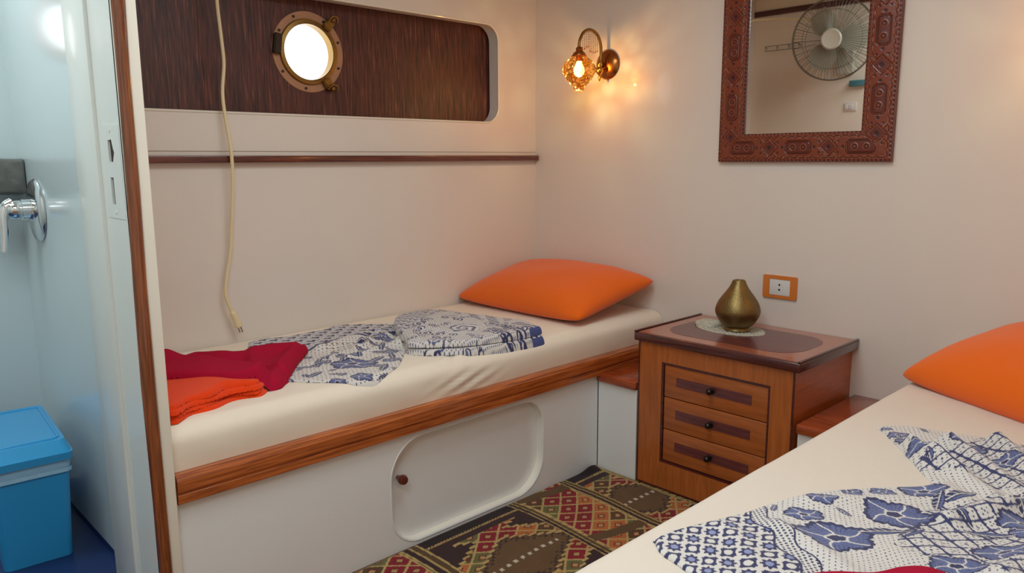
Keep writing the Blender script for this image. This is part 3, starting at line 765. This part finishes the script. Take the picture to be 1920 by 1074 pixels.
def tiles(x, y, px, py):
    fx, fy = x/px-np.floor(x/px)-.5, y/py-np.floor(y/py)-.5
    C = np.tile(WH, (len(x), 1)); R = np.hypot(fx, fy*.95); th = np.arctan2(fy, fx)
    gx = .5-np.abs(fx); gy = .5-np.abs(fy)
    mixc(C, R > .43, NV); mixc(C, np.hypot(gx, fy) < .15, WH); mixc(C, np.hypot(gx, gy) < .17, WH); mixc(C, np.hypot(np.abs(fx), gy) < .10, WH)
    mixc(C, (np.abs(gx-np.abs(fy)) < .035) & (R > .43), WH)
    rp = .33*(.84+.16*np.cos(8*th)); mixc(C, R < rp, NV); mixc(C, R < .14, PB); return C
# --- cloth on the right bunk
C2P = [(-1.757, -2.040), (-1.748, -2.004), (-1.722, -1.972), (-1.722, -1.972), (-1.685, -1.972), (-1.619, -1.993), (-1.564, -2.013), (-1.517, -2.029), (-1.446, -2.044), (-1.379, -2.064), (-1.317, -2.098), (-1.235, -2.158), (-1.184, -2.205),
       (-1.150, -2.232), (-1.133, -2.216), (-1.057, -2.158), (-.983, -2.103), (-.905, -2.038), (-.895, -2.022), (-.895, -2.022), (-.870, -2.030), (-.835, -2.069), (-.815, -2.134), (-.80, -2.19), (-.78, -2.26), (-.79, -2.36), (-.82, -2.50), (-.98, -2.62), (-1.25, -2.64), (-1.55, -2.56), (-1.74, -2.40), (-1.80, -2.22), (-1.775, -2.10)]
R2L = [((-1.16, -2.24), (-1.34, -2.50), .030, .014), ((-.985, -2.125), (-1.18, -2.36), .026, .032), ((-.90, -2.18), (-1.13, -2.40), .022, .030), ((-.84, -2.26), (-1.12, -2.46), .026, .034), ((-.82, -2.35), (-1.10, -2.52), .022, .022),
       ((-1.02, -2.19), (-1.08, -2.26), .018, .018), ((-1.53, -2.10), (-1.60, -2.26), .022, .012), ((-1.60, -2.03), (-1.68, -2.14), .02, .005), ((-1.40, -2.09), (-1.20, -2.27), .018, .008), ((-1.30, -2.30), (-1.12, -2.40), .022, .020), ((-1.45, -2.42), (-1.2, -2.45), .03, .022)]
def h2(X, Y, D): return ridges(X, Y, R2L)+.0022*wav(X, Y, 55, 4)
def c2(x, y, D):
    # fabric coordinates drift with the folds
    wx = x+.012*wav(x, y, 22, 8); wy = y+.012*wav(x, y, 20, 9)
    C = dots(wx*math.cos(.5)+wy*math.sin(.5), -wx*math.sin(.5)+wy*math.cos(.5), .0085, .17)
    for (cx, cy, r, ph) in ((-1.497, -2.185, .062, .4), (-1.335, -2.235, .058, 1.2), (-1.455, -2.108, .030, .2), (-1.375, -2.104, .028, 1), (-1.30, -2.130, .026, 2), (-1.205, -2.232, .040, .8), (-1.26, -2.175, .022, 0),
                            (-.915, -2.082, .024, .3), (-.945, -2.120, .030, .9), (-1.010, -2.165, .036, .2), (-.89, -2.045, .012, 0), (-.90, -2.225, .040, 1.7)):
        flower(C, wx, wy, cx, cy, r, ph, 5, .92)
    for (cx, cy, L, Wd, a) in ((-1.275, -2.30, .045, .012, .9), (-1.20, -2.285, .040, .012, -.5), (-1.235, -2.262, .036, .010, .2), (-1.425, -2.235, .042, .013, -.9), (-1.395, -2.275, .035, .010, -.2), (-1.395, -2.152, .022, .006, 1.2), (-1.47, -2.06, .016, .006, .3), (-1.06, -2.19, .020, .007, .6), (-.85, -2.11, .018, .006, .9)):
        leaf(C, wx, wy, cx, cy, L, Wd, a)
    # scale lattice over the lower right and the upper lobe behind the flowers
    S = scales(wx+.2*wy, wy, .040)
    reg = (wy < -2.255-.55*(wx+1.30)) & (wx > -1.46) & ~((wx < -1.30) & (wy > -2.27)); reg |= (wx > -1.10) & (wy < -2.185-.2*(wx+1.0))
    gate = reg & (C.mean(1) > .45); C[gate] = S[gate]
    for (cx, cy, r, ph) in ((-1.375, -2.40, .042, .5), (-1.28, -2.42, .030, .8), (-1.235, -2.40, .044, .1), (-1.12, -2.43, .05, .9), (-1.00, -2.40, .045, .3), (-1.46, -2.36, .034, 0), (-.95, -2.30, .03, 0)): flower(C, wx, wy, cx, cy, r, ph, 5, .92)
    for (cx, cy, L, Wd, a) in ((-1.31, -2.36, .04, .012, 2.0), (-1.17, -2.37, .04, .014, .6), (-1.06, -2.36, .04, .012, 1.3)): leaf(C, wx, wy, cx, cy, L, Wd, a)
    # tiled end with banded border
    e = (wx+1.515)*.78-(wy+2.03)*.63+.007*np.sin((wx+wy)*45)
    T = tiles(wx*math.cos(.25)-wy*math.sin(.25), wx*math.sin(.25)+wy*math.cos(.25), .046, .042)
    mk = e < 0; C[mk] = T[mk]
    net = dots(wx*.7+wy*.7, -wx*.7+wy*.7, .0075, .30, NV); mk = (e >= 0) & (e < .034); C[mk] = net[mk]
    for a, b in ((0, .004), (.031, .034)): mixc(C, (e > a) & (e < b), NV)
    return C
V, F, C = sheet_arrays(smooth_poly(C2P), .0015, h2, c2, .008, .5995, er=.009)
tag(link('printed_cloth', np_mesh('printed_cloth', V, F, C), MT['cloth'], None, 180), 'crumpled blue and white floral cotton cloth on the right hand bunk', 'cloth', 'blue and white printed cloths')

# --- cloth on the left bunk: a flat left part and a puffed folded right part
C1L = [(-1.72, -.40), (-1.64, -.24), (-1.606, -.167), (-1.550, -.062), (-1.550, -.062), (-1.474, -.050), (-1.409, -.080), (-1.268, -.070), (-1.157, -.050), (-1.06, -.12), (-1.003, -.19), (-1.05, -.30), (-1.08, -.38), (-1.101, -.469), (-1.192, -.545), (-1.27, -.625), (-1.361, -.718), (-1.459, -.768), (-1.492, -.7765), (-1.492, -.7765), (-1.554, -.757), (-1.622, -.69), (-1.691, -.607), (-1.74, -.50)]
R1 = [((-1.43, -.36), (-1.12, -.25), .030, .022), ((-1.30, -.42), (-1.10, -.34), .022, .030), ((-1.42, -.52), (-1.14, -.45), .018, .012), ((-1.55, -.50), (-1.30, -.42), .02, .008), ((-1.19, -.49), (-1.12, -.40), .02, .02)]
def drape1(X, Y): # mattress top with rounded free edge
    e = np.clip((-.733-Y)/.0455, 0, .985); return .5850-.045*(1-np.sqrt(1-e*e))
def h1(X, Y, D): return ridges(X, Y, R1)+.0016*wav(X, Y, 50, 14)
def checks(x, y, s):
    fx, fy = x/s-np.floor(x/s), y/s-np.floor(y/s); C = np.tile(WH*.95, (len(x), 1))
    mixc(C, (fx > .06) & (fx < .66) & (fy > .06) & (fy < .66), NV*.9); mixc(C, (fx > .34) & (fx < .66) & (fy > .34) & (fy < .66), WH*.75); mixc(C, ((fx > .84) | (fy > .84)) & (np.abs(fx-fy) < .5), PB*1.1); return C
def c1(x, y, D):
    wx = x+.008*wav(x, y, 26, 18); wy = y+.008*wav(x, y, 24, 19)
    C = dots(wx, wy, .014, .17)
    flower(C, wx, wy, -1.450, -.600, .070, .3, 5, 1.0); flower(C, wx, wy, -1.585, -.735, .030, 1, 5, 1.0); flower(C, wx, wy, -1.500, -.735, .036, 1.3, 5, 1.0); flower(C, wx, wy, -1.275, -.55, .030, .3)
    flower(C, wx, wy, -1.19, -.40, .032, .6); flower(C, wx, wy, -1.335, -.645, .026, .6); flower(C, wx, wy, -1.675, -.56, .03, .6)
    for (cx, cy, L, Wd, a) in ((-1.40, -.70, .045, .014, .8), (-1.36, -.60, .045, .014, .3), (-1.53, -.52, .045, .011, 1.0), (-1.47, -.47, .05, .010, .5), (-1.40, -.52, .035, .012, -.4), (-1.25, -.47, .06, .014, .9), (-1.33, -.46, .03, .012, 1.6), (-1.60, -.62, .04, .012, .4), (-1.55, -.66, .026, .010, -.6), (-1.30, -.60, .04, .012, 1.1), (-1.42, -.44, .03, .01, 1.4), (-1.44, -.76, .03, .01, .2)):
        leaf(C, wx, wy, cx, cy, L, Wd, a)
    rr = np.random.default_rng(21)
    for k in range(52):
        cx, cy = rr.uniform(-1.70, -1.12), rr.uniform(-.76, -.40)
        if min(np.hypot(cx-a, cy-b) for a, b in ((-1.462, -.615), (-1.585, -.735), (-1.50, -.735))) > .065: leaf(C, wx, wy, cx, cy, rr.uniform(.018, .042), rr.uniform(.008, .014), rr.uniform(0, 3))
    cd = (wx+1.30)*(-.30)-.34
    reg = wy > cd-.0+.06*np.sin(wx*14); K = checks(wx*.75+wy*.66, -wx*.66+wy*.75, .046); C[reg] = K[reg]
    mixc(C, np.abs(wy-cd-.06*np.sin(wx*14)) < .006, NV)
    dt = (wx > -1.42) & (wy < cd-.015) & (wy > cd-.11); Dd = dots(wx, wy, .022, .22, SR(150, 120, 90)); g_ = dt & (C.mean(1) > .45); C[g_] = Dd[g_]
    return C
pA = sheet_arrays(smooth_poly(C1L), .0018, h1, c1, .007, drape1, er=.010)
C1R = [(-1.239, -.609), (-1.21, -.56), (-1.18, -.48), (-1.13, -.38), (-1.07, -.285), (-1.0, -.215), (-.904, -.200), (-.82, -.235), (-.79, -.32), (-.775, -.42), (-.746, -.55), (-.712, -.62), (-.722, -.70), (-.735, -.745), (-.735, -.770), (-.755, -.7765), (-.843, -.776), (-.96, -.770), (-1.088, -.753), (-1.15, -.715), (-1.207, -.671)]
def pais(x, y):
    wx = x+.004*wav(x, y, 40, 28); wy = y+.004*wav(x, y, 40, 29)
    C = dots(wx, wy, .009, .27, PB*.55)
    K = checks(wx, wy, .031); reg = (wy > -.40+.10*np.sin((wx+1.0)*6)) ; C[reg] = K[reg]
    for (cx, cy, r) in ((-.985, -.60, .062), (-1.13, -.56, .035), (-.86, -.62, .035), (-1.16, -.67, .040), (-1.02, -.72, .030), (-.92, -.71, .035), (-1.10, -.46, .030), (-.84, -.53, .022)):
        R = np.hypot(wx-cx, (wy-cy)*1.2); th = np.arctan2(wy-cy, wx-cx); sp = np.sin(R/r*13+th*1.5+.9*np.sin(5*th)); ins = R < r*(1+.08*np.cos(7*th)); mixc(C, ins, WH); mixc(C, ins & (sp > .25), NV); mixc(C, ins & (sp > .75), MB)
    rr = np.random.default_rng(5)
    for k in range(75):
        cx, cy, r = rr.uniform(-1.22, -.78), rr.uniform(-.77, -.42), rr.uniform(.012, .026); R_ = np.hypot(wx-cx, (wy-cy)*1.2); th = np.arctan2(wy-cy, wx-cx); ins = R_ < r
        if np.hypot(cx+.985, cy+.60) > .075: mixc(C, ins, WH); mixc(C, ins & (np.sin(R_/r*9+th*2+k) > .1), NV); mixc(C, ins & (R_ < r*.3), MB)
    g = (wx > -.86) & (wy > -.62) & (wy < -.40); st = (np.sin((wx*.5+wy)*330) > .3) & (np.sin((wx-wy*.6)*90) > -.2); C[g & st] = NV*1.2
    b = (wy < -.655) & (np.abs(wx*1.0) > .0); st = (np.sin(wx*260+wy*180) > .1) & (np.sin(wx*95) > -.5); C[b & st & (wx > -.93)] = NV
    return C, wx, wy
def c1r(x, y, D):
    C, wx, wy = pais(x, y)
    edge = (D < .016) & ((x > -.93) & (y > -.60)); mixc(C, edge, SR(82, 90, 140)); mixc(C, (D < .012) & (x > -.80), SR(74, 82, 134)); return C
R1R = [((-.98, -.42), (-.86, -.50), .12, .018), ((-1.10, -.50), (-1.02, -.64), .022, .010), ((-.80, -.44), (-.85, -.64), .02, -.006), ((-1.16, -.44), (-1.19, -.60), .02, .008), ((-.90, -.30), (-.80, -.48), .03, .008)]
inner = [(x+(.0), y+(.014 if y < -.66 else 0)) for x, y in C1R]
pB = sheet_arrays(smooth_poly(C1R), .0018, lambda X, Y, D: 0*X, c1r, .022, lambda X, Y: drape1(X, Y)+.0005, er=.014)
pC = sheet_arrays(smooth_poly(inner), .0018, lambda X, Y, D: ridges(X, Y, R1R)+.0014*wav(X, Y, 60, 33), c1r, .022, lambda X, Y: drape1(X, Y)+.0265, er=.014)
V, F, C = merge([pA, pB, pC])
tag(link('printed_cloth', np_mesh('printed_cloth', V, F, C), MT['cloth'], None, 180), 'blue and white patterned cotton cloth folded in the middle of the left bunk', 'cloth', 'blue and white printed cloths')

# ================================================================== PLAIN CLOTHS
OP = [(-1.762, -.60), (-1.765, -.648), (-1.808, -.694), (-1.85, -.684), (-1.89, -.680), (-1.947, -.706), (-2.007, -.716), (-2.088, -.726), (-2.088, -.30), (-1.95, -.28), (-1.83, -.40)]
def lay(k):
    off = [0, .006, .002, .010][k]
    P = smooth_poly([(x-off*(1 if x > -1.9 else 0), y+off+(.004*math.sin(k*2.1+x*30) if y < -.6 else 0)) for x, y in OP], 5)
    return sheet_arrays([(max(x, -2.086), max(y, -.768)) for x, y in P], .003, lambda X, Y, D: .002*wav(X, Y, 30, 40+k)+(.010*np.exp(-((X+1.90)/.06)**2) if k == 3 else 0*X), None, .0125, lambda X, Y: .5835+.0115*k+0*X, er=.008)
V, F, _ = merge([lay(k) for k in range(4)])
tag(link('folded_blanket', np_mesh('folded_blanket', V, F), MT['tangerine'], None, 180), 'folded bright orange blanket under the crimson one on the left bunk', 'blanket', 'folded blankets on the bunks')
oraD = lambda X, Y: np.clip(poly_sd(smooth_poly(OP, 3), X, Y)[0]/.03+.3, 0, 1)
RP = [(-2.088, -.23), (-2.00, -.255), (-1.93, -.262), (-1.87, -.225), (-1.804, -.180), (-1.748, -.222), (-1.70, -.285), (-1.645, -.290), (-1.578, -.300), (-1.51, -.320), (-1.472, -.345), (-1.505, -.400), (-1.572, -.475), (-1.665, -.594), (-1.722, -.655), (-1.745, -.668), (-1.770, -.668), (-1.80, -.668), (-1.86, -.640), (-1.895, -.600), (-1.935, -.550), (-1.992, -.500), (-2.088, -.455)]
def hr(X, Y, D):
    c_ = [(-2.088, -.30), (-1.93, -.315), (-1.81, -.245), (-1.73, -.335), (-1.60, -.350), (-1.53, -.390), (-1.60, -.490), (-1.75, -.650), (-1.84, -.690)]
    d = np.min([seg_dist(X, Y, a, b)[0] for a, b in zip(c_, c_[1:])], 0)
    return .024*np.exp(-(d/.040)**2)+ridges(X, Y, [((-1.78, -.33), (-1.90, -.50), .05, .010), ((-1.70, -.40), (-1.80, -.58), .03, .010)])+.0018*wav(X, Y, 45, 50)
z_red = lambda X, Y: .5852+.046*oraD(X, Y)+.010*np.clip(poly_sd(smooth_poly(C1L, 2), X, Y)[0]/.02, 0, 1)
V, F, _ = sheet_arrays([(max(x, -2.088), y) for x, y in smooth_poly(RP)], .003, hr, None, .024, z_red, er=.016)
tag(link('folded_blanket', np_mesh('folded_blanket', V, F), MT['crimson'], None, 180), 'crimson blanket bunched over the orange one beside the partition', 'blanket', 'folded blankets on the bunks')
RP2 = [(-1.835, -2.15), (-1.81, -2.125), (-1.765, -2.140), (-1.715, -2.185), (-1.645, -2.235), (-1.603, -2.280), (-1.555, -2.305), (-1.525, -2.340), (-1.535, -2.40), (-1.60, -2.50), (-1.75, -2.55), (-1.95, -2.45), (-1.97, -2.28), (-1.90, -2.18)]
V, F, _ = sheet_arrays(smooth_poly(RP2), .0025, lambda X, Y, D: ridges(X, Y, [((-1.58, -2.35), (-1.70, -2.45), .03, .012)])+.002*wav(X, Y, 40, 60), None, .020, lambda X, Y: .6055+.006*np.clip(poly_sd(smooth_poly(C2P, 2), X, Y)[0]/.02, 0, 1), er=.016)
tag(link('folded_blanket', np_mesh('folded_blanket', V, F), MT['crimson'], None, 180), 'crimson blanket at the bottom picture edge on the right hand bunk', 'blanket', 'folded blankets on the bunks')

# ================================================================== RUG
RU = [(-.452, -.7925), (-.458, -1.0), (-.46, -1.3), (-.47, -1.93), (-1.0, -1.925), (-2.2, -1.93), (-2.25, -1.2), (-2.2, -.83), (-1.8, -.82), (-1.55, -.80), (-1.3, -.7925), (-.9, -.7925), (-.6, -.7925)]
DK, BR, CR, RD, OR, GN, BK = SR(54, 34, 34), SR(98, 72, 44), SR(176, 148, 92), SR(128, 26, 38), SR(172, 96, 48), SR(98, 96, 56), SR(36, 24, 26)
def rugc(x, y, D):
    wx = x+.014*np.sin(y*9+.5)-.006*np.clip(-y-.8, 0, 1); wy = y+.006*np.sin(x*13)
    C = np.tile(BR, (len(x), 1))*(1+.10*np.sin(wy*420)[:, None]*np.sin(wx*90)[:, None])
    # 45 degree lattice of small diamonds
    s = .058; a = ((wx)*.82+(wy)*1.0)/s*.72; b = ((wx)*.82-(wy)*1.0)/s*.72
    ia, ib = np.floor(a), np.floor(b); fa, fb = a-ia-.5, b-ib-.5; rr = np.maximum(np.abs(fa), np.abs(fb))
    pal = np.stack([RD, RD, OR, GN, RD, OR, BR*.7]); kx = (np.floor((ia+ib)/2)+3*np.floor((ia-ib)/2)).astype(int) % 7
    L = pal[kx].copy(); L[rr > .44] = CR; L[(rr < .13)] = CR*.9; L[(rr > .13) & (rr < .2)] = RD*.8
    k2 = ((ia-ib) % 6 < 3); lat2 = L.copy()
    def put(m, c): C[m] = c
    # medallion panels
    for (xa, xb) in ((-1.372, -.968), (-.655, -.30), (-2.20, -1.78)):
        xc, hw = (xa+xb)/2+ (.0 if xa > -1 or xa < -2 else .01), (xb-xa)/2
        if xb > -.4: xc = -.575; hw = .18
        inp = (wx > xa) & (wx < xb)
        ky = np.floor((wy+1.10)/.36+.5); dy = np.abs(wy+1.10-ky*.36); m = np.abs(wx-xc)/hw*.115+dy
        # stepped outline
        ms = np.floor(np.abs(wx-xc)/.028)*.028/hw*.115+dy
        tgt = inp & (ms > .132)
        C[tgt] = lat2[tgt]
        put(inp & (ms > .126) & (ms < .136), CR)
        tri = inp & ((hw-np.abs(wx-xc)) < .16) & (np.abs(dy-.18) < .012+.0*wx) & (ms > .123)
        far = inp & (ms > .215); put(far, DK); put(inp & (ms > .207) & (ms < .217), CR)
        put(inp & (ms < .126) & (ms > .100) & (np.sin(wx*230)*np.sin(wy*230) > .0), DK*1.3)
        dd = (dy < .0075) & (np.abs(((wx-xc)/.032) % 1-.5) < .22) & (np.abs(wx-xc) < hw*.72); put(inp & dd, SR(190, 178, 160))
    # lattice panels
    for (xa, xb) in ((-.925, -.705), (-1.72, -1.44)):
        inp = (wx > xa) & (wx < xb); C[inp] = L[inp]
        e = np.minimum(wx-xa, xb-wx); put(inp & (e < .008), CR)
        g = inp & (np.sin(wy*17+wx*4) > .93); put(g, BR*.9)
    # stripe bundles at the panel borders
    for (xa, xb) in ((-.968, -.925), (-.705, -.655), (-1.44, -1.372), (-1.78, -1.72)):
        t = (wx-xa)/(xb-xa); inp = (t >= 0) & (t <= 1); put(inp, DK); put(inp & (np.abs(t-.08) < .06), CR); put(inp & (np.abs(t-.5) < .06), CR*.9); put(inp & (np.abs(t-.92) < .06), CR); put(inp & (t > .56) & (t < .86), BR*.75)
    # selvedge along the bunk: black band with a zigzag line where the medallion panels run
    for (xa, xb) in ((-1.372, -.968), (-.655, -.46)):
        inp = (wx > xa) & (wx < xb); put(inp & (y > -.845), BK); put(inp & (np.abs(y+.850+.003*np.sign(np.sin(x*500))) < .0055), CR*.8); put(inp & (y < -.856) & (y > -.885-.0*x), DK)
    rs = (wx < -1.60); st = rs & (y > -1.0); put(st, OR*.9); put(st & (np.sin(wy*140) > .2), RD); put(st & (np.sin(wy*70) > .7), GN)
    put(x > -.475, CR*.8)
    C = C*(1+.12*np.sin(x*1500)*np.sin(y*1500))[:, None]*(1+.12*wav(x, y, 60, 70))[:, None]
    return C
def rugh(X, Y, D):
    return .0015*np.sin(Y*700)*.3+.018*np.exp(-((X+.50)/.05)**2-((Y+.80)/.035)**2)+.006*np.exp(-((X+.70)/.03)**2-((Y+.82)/.06)**2)+.003*(1+wav(X, Y, 16, 71))
V, F, C = sheet_arrays(RU, .0030, rugh, rugc, .007, .0008, er=.006)
rg = empty('kilim_rug', 'multicoloured kilim rug with diamonds on the floor between the bunks', 'rug', (-1.3, -1.3, 0))
link('woven_field', np_mesh('woven_field', V, F, C), MT['rug'], rg, 180)
bm = bmesh.new()
yy = -.81
while yy > -1.90:
    L = random.uniform(.010, .016); d = random.uniform(-.01, .01)
    tube(bm, [(-.462, yy, .006), (-.455+L*.5*0, yy+d*.5, .008), (-.4575+L, yy+d, .004)], .0018, 5); yy -= .0055
fg = obj('fringe', bm, MT['fringe'], rg, 60); fg['kind'] = 'stuff'

# ================================================================== POWER CORD
cp = [(-1.575, -.045, 1.90), (-1.574, -.034, 1.78), (-1.566, -.032, 1.65), (-1.562, -.030, 1.57), (-1.574, -.032, 1.48), (-1.573, -.036, 1.40), (-1.565, -.044, 1.30), (-1.562, -.044, 1.22), (-1.566, -.036, 1.10), (-1.574, -.03, 1.0), (-1.582, -.028, .92), (-1.604, -.028, .82), (-1.610, -.030, .77), (-1.604, -.032, .735), (-1.597, -.034, .715)]
c_ = empty('power_cord', 'cream electric cord with bare plug hanging down in front of the porthole wall', 'cord', (-1.575, -.03, .62))
top = [(-2.05, -.60, 2.02), (-2.02, -.40, 2.08), (-1.90, -.15, 2.10), (-1.70, -.07, 2.05), (-1.60, -.055, 1.98)]
obj('cable', tube(bmesh.new(), catmull(top+cp, 8), .0062, 10), MT['cord'], c_, 60)
bm = tube(bmesh.new(), catmull([(-1.597, -.034, .715), (-1.592, -.035, .70), (-1.586, -.036, .685), (-1.577, -.037, .66), (-1.572, -.038, .645)], 4), [.007]*4+[.011]*8+[.013]*4+[.010], 14)
pg = obj('plug', bm, MT['cord'], c_, 60)
bm = bmesh.new()
for d in (-.005, .005): tube(bm, [(-1.572+d, -.038, .646), (-1.566+d, -.039, .625)], .0022, 8)
obj('pin', bm, MT['pin'], pg, 60)

# ================================================================== BATHROOM THINGS
TX = -2.1272
tp_ = empty('shower_mixer', 'chrome single lever shower mixer on the pale blue bathroom wall', 'tap', (TX, .147, .98))
obj('escutcheon', lathe(bmesh.new(), (TX, .147, 1.087), (-1, 0, 0), [(.098, 0), (.100, .004), (.094, .012), (.060, .020), (.034, .022), (.030, .03)], 56), MT['chrome'], tp_, 50)
obj('body', lathe(bmesh.new(), (TX, .147, 1.092), (-1, 0, 0), [(.034, .018), (.034, .048), (.031, .05), (.031, .062), (.028, .080), (.018, .090), (0, .093)], 40), MT['chrome'], tp_, 50)
bm = bmesh.new(); A = catmull([(TX-.070, .147, 1.110), (TX-.088, .145, 1.100), (TX-.098, .142, 1.070), (TX-.100, .138, 1.030), (TX-.104, .134, .990), (TX-.108, .130, .962)], 6)
tube(bm, A, list(np.linspace(.022, .0085, len(A))), 16); obj('lever', bm, MT['chrome'], tp_, 60)
bm = B(-2.30, TX-.0008, .255, .384, 1.135, 1.252, bev=.012)
for v in bm.verts: v.co += Vector((0, 0, .003*math.sin(v.co.x*200)))
sd = obj('soap_holder', bm, MT['dish'], None, 40); tag(sd, 'grey marbled soap holder in the bathroom corner above the chrome mixer', 'soap holder')

# waste bin
bn = empty('waste_bin', 'bright blue rectangular plastic bin with lid and bag on the bathroom floor', 'bin', (-2.30, -.02, .0803))
def rbox(bm, cx, cy, w0, d0, z0, w1, d1, z1, r, close=(True, True)):
    lo = []
    for (w_, d_, z, rr) in ((w0, d0, z0, r), (w1, d1, z1, r)):
        lo.append([bm.verts.new((a, b, z)) for a, b in rrect(cx-w_/2, cx+w_/2, cy-d_/2, cy+d_/2, rr, 5)])
    n = len(lo[0])
    for i in range(n): bm.faces.new((lo[0][i], lo[0][(i+1) % n], lo[1][(i+1) % n], lo[1][i]))
    if close[0]: bm.faces.new(lo[0][::-1])
    if close[1]: bm.faces.new(lo[1])
    return lo
rot = Matrix.Rotation(math.radians(-4), 3, 'Z')
def rotb(bm): bmesh.ops.rotate(bm, cent=(-2.29, -.02, 0), matrix=rot, verts=bm.verts); return bm
bx, by = -2.283, -.022
bm = bmesh.new(); rbox(bm, bx, by, .175, .40, .0805, .20, .445, .395, .018); obj('bucket', rotb(bm), MT['bin'], bn, 40)
bm = bmesh.new(); rbox(bm, bx, by, .2035, .446, .352, .2065, .452, .397, .02, (False, False)); rbox(bm, bx, by, .209, .456, .350, .208, .453, .362, .02, (False, False)); obj('bag', rotb(bm), MT['liner'], bn, 40)
bm = bmesh.new(); rbox(bm, bx, by, .217, .470, .388, .219, .474, .410, .022); rbox(bm, bx, by, .212, .466, .410, .192, .41, .442, .022)
for f in bm.faces: pass
ld_ = obj('lid', rotb(bm), MT['bin'], bn, 40)
bm = bmesh.new(); tube(bm, [(a, b, .4425) for a, b in rrect(bx-.083, bx+.083, by-.185, by+.185, .02, 5)], .004, 8, closed=True); obj('lid_rib', rotb(bm), MT['bin'], ld_, 60)

# ================================================================== FAN ON THE PARTITION (seen in the mirror)
fn = empty('wall_fan', 'wire caged wall fan seen in the mirror, mounted above the left bunk foot', 'fan', (XP, -.60, 1.78))
FC = Vector((-1.90, -.62, 1.93)); ax = Vector((1, -.18, -.10)).normalized()
obj('wall_bracket', B(XP+.0005, XP+.035, -.68, -.58, 1.74, 1.92, bev=.008), MT['fan'], fn)
bm = bmesh.new(); tube(bm, [(XP+.02, -.63, 1.86), (XP+.07, -.625, 1.93), (XP+.10, -.62, 1.93)], .016, 12); obj('stem', bm, MT['fan'], fn, 60)
obj('motor', lathe(bmesh.new(), FC-ax*.13, ax, [(0, 0), (.04, .004), (.056, .025), (.058, .07), (.045, .09), (0, .092)], 32), MT['fan'], fn, 50)
dA, uA, vA = frame_axes(ax)
bm = bmesh.new(); RR = .235
for (r, h, t) in ((RR, 0, .0035), (RR*.985, .014, .0018), (RR*.985, -.014, .0018), (RR*.72, .036, .0012), (RR*.72, -.036, .0012)):
    tube(bm, [FC+ax*h+(uA*math.cos(2*PI*k/48)+vA*math.sin(2*PI*k/48))*r for k in range(48)], t, 6, closed=True)
for k in range(110):
    a = 2*PI*k/72; q = uA*math.cos(a)+vA*math.sin(a)
    tube(bm, [FC+ax*.044+q*.04, FC+ax*.038+q*RR*.6, FC+ax*.022+q*RR*.92, FC+q*RR], .0011, 4, cap=False)
    if k % 2 == 0: tube(bm, [FC-ax*.044+q*.05, FC-ax*.038+q*RR*.6, FC-ax*.022+q*RR*.92, FC+q*RR], .0011, 4, cap=False)
obj('cage', bm, MT['wire'], fn, 60)
obj('cage_badge', lathe(bmesh.new(), FC+ax*.040, ax, [(0, 0), (.058, 0), (.060, .004), (.052, .012), (.042, .009), (0, .009)], 32), MT['fan'], fn, 50)
bm = bmesh.new()
obj('blade_hub', lathe(bmesh.new(), FC-ax*.02, ax, [(0, 0), (.036, 0), (.036, .03), (.025, .045), (0, .048)], 24), MT['fan'], fn, 50)
for kk in range(3):
    bm = bmesh.new(); rows = []
    for i in range(9):
        r = .03+(.19-.03)*i/8; wd_ = .35+.55*math.sin(PI*min(1, (i+1.5)/9)); row = []
        for j in range(9):
            a = 2*PI*kk/3+(j/8-.5)*wd_*1.6; row.append(bm.verts.new(FC+(uA*math.cos(a)+vA*math.sin(a))*r+ax*((j/8-.5)*.035)))
        rows.append(row)
    for a, b in zip(rows, rows[1:]):
        for j in range(8): bm.faces.new((a[j], a[j+1], b[j+1], b[j]))
    ge = bmesh.ops.solidify(bm, geom=bm.faces[:], thickness=.002)
    obj('blade', bm, MT['fan'], fn, 50)
tag(obj('control_box', B(XP+.0005, XP+.03, -.76, -.66, 1.665, 1.70, bev=.003), MT['teal']), 'small teal label box below the fan, seen in the mirror', 'box')
s_ = empty('wall_switch', 'white switch plate on the partition below the fan, seen in the mirror', 'switch', (XP, -.668, 1.52))
obj('plate', B(XP+.0005, XP+.008, -.705, -.630, 1.522, 1.572, bev=.002), MT['plastic'], s_)
obj('rocker', B(XP+.008, XP+.012, -.684, -.662, 1.532, 1.562, bev=.001), MT['plastic'], s_); obj('rocker', B(XP+.008, XP+.012, -.658, -.636, 1.532, 1.562, bev=.001), MT['plastic'], s_)
bm = bmesh.new()
for z in (1.955, 1.925): tube(bm, [(XP+.03, -.10, z), (XP+.03, -.33, z)], .002, 6)
for y in (-.10, -.18, -.26, -.33): tube(bm, [(XP+.001, y, 1.94), (XP+.03, y, 1.955), (XP+.03, y, 1.925)], .002, 6)
tag(obj('towel_rack', bm, MT['wire'], None, 60), 'thin wire rack on the partition beside the fan, seen in the mirror', 'rack')

# ================================================================== CEILING LAMPS (fixtures of the area lights, out of view; passage one added for fill)
for (x, y, sx, sy, lab) in ((-1.45, -1.45, 1.0, .6, 'long ceiling lamp over the aisle between the bunks'), (-2.9, -2.3, .9, .9, 'square fill lamp added on the passage ceiling, out of view'), (-2.75, -.2, .5, .4, 'small ceiling lamp in the bathroom')):
    c = empty('ceiling_lamp', lab, 'lamp', (x, y, 2.24), 'ceiling lamps')
    obj('housing', B(x-sx/2-.02, x+sx/2+.02, y-sy/2-.02, y+sy/2+.02, 2.244, 2.2599, bev=.004), MT['plastic'], c)
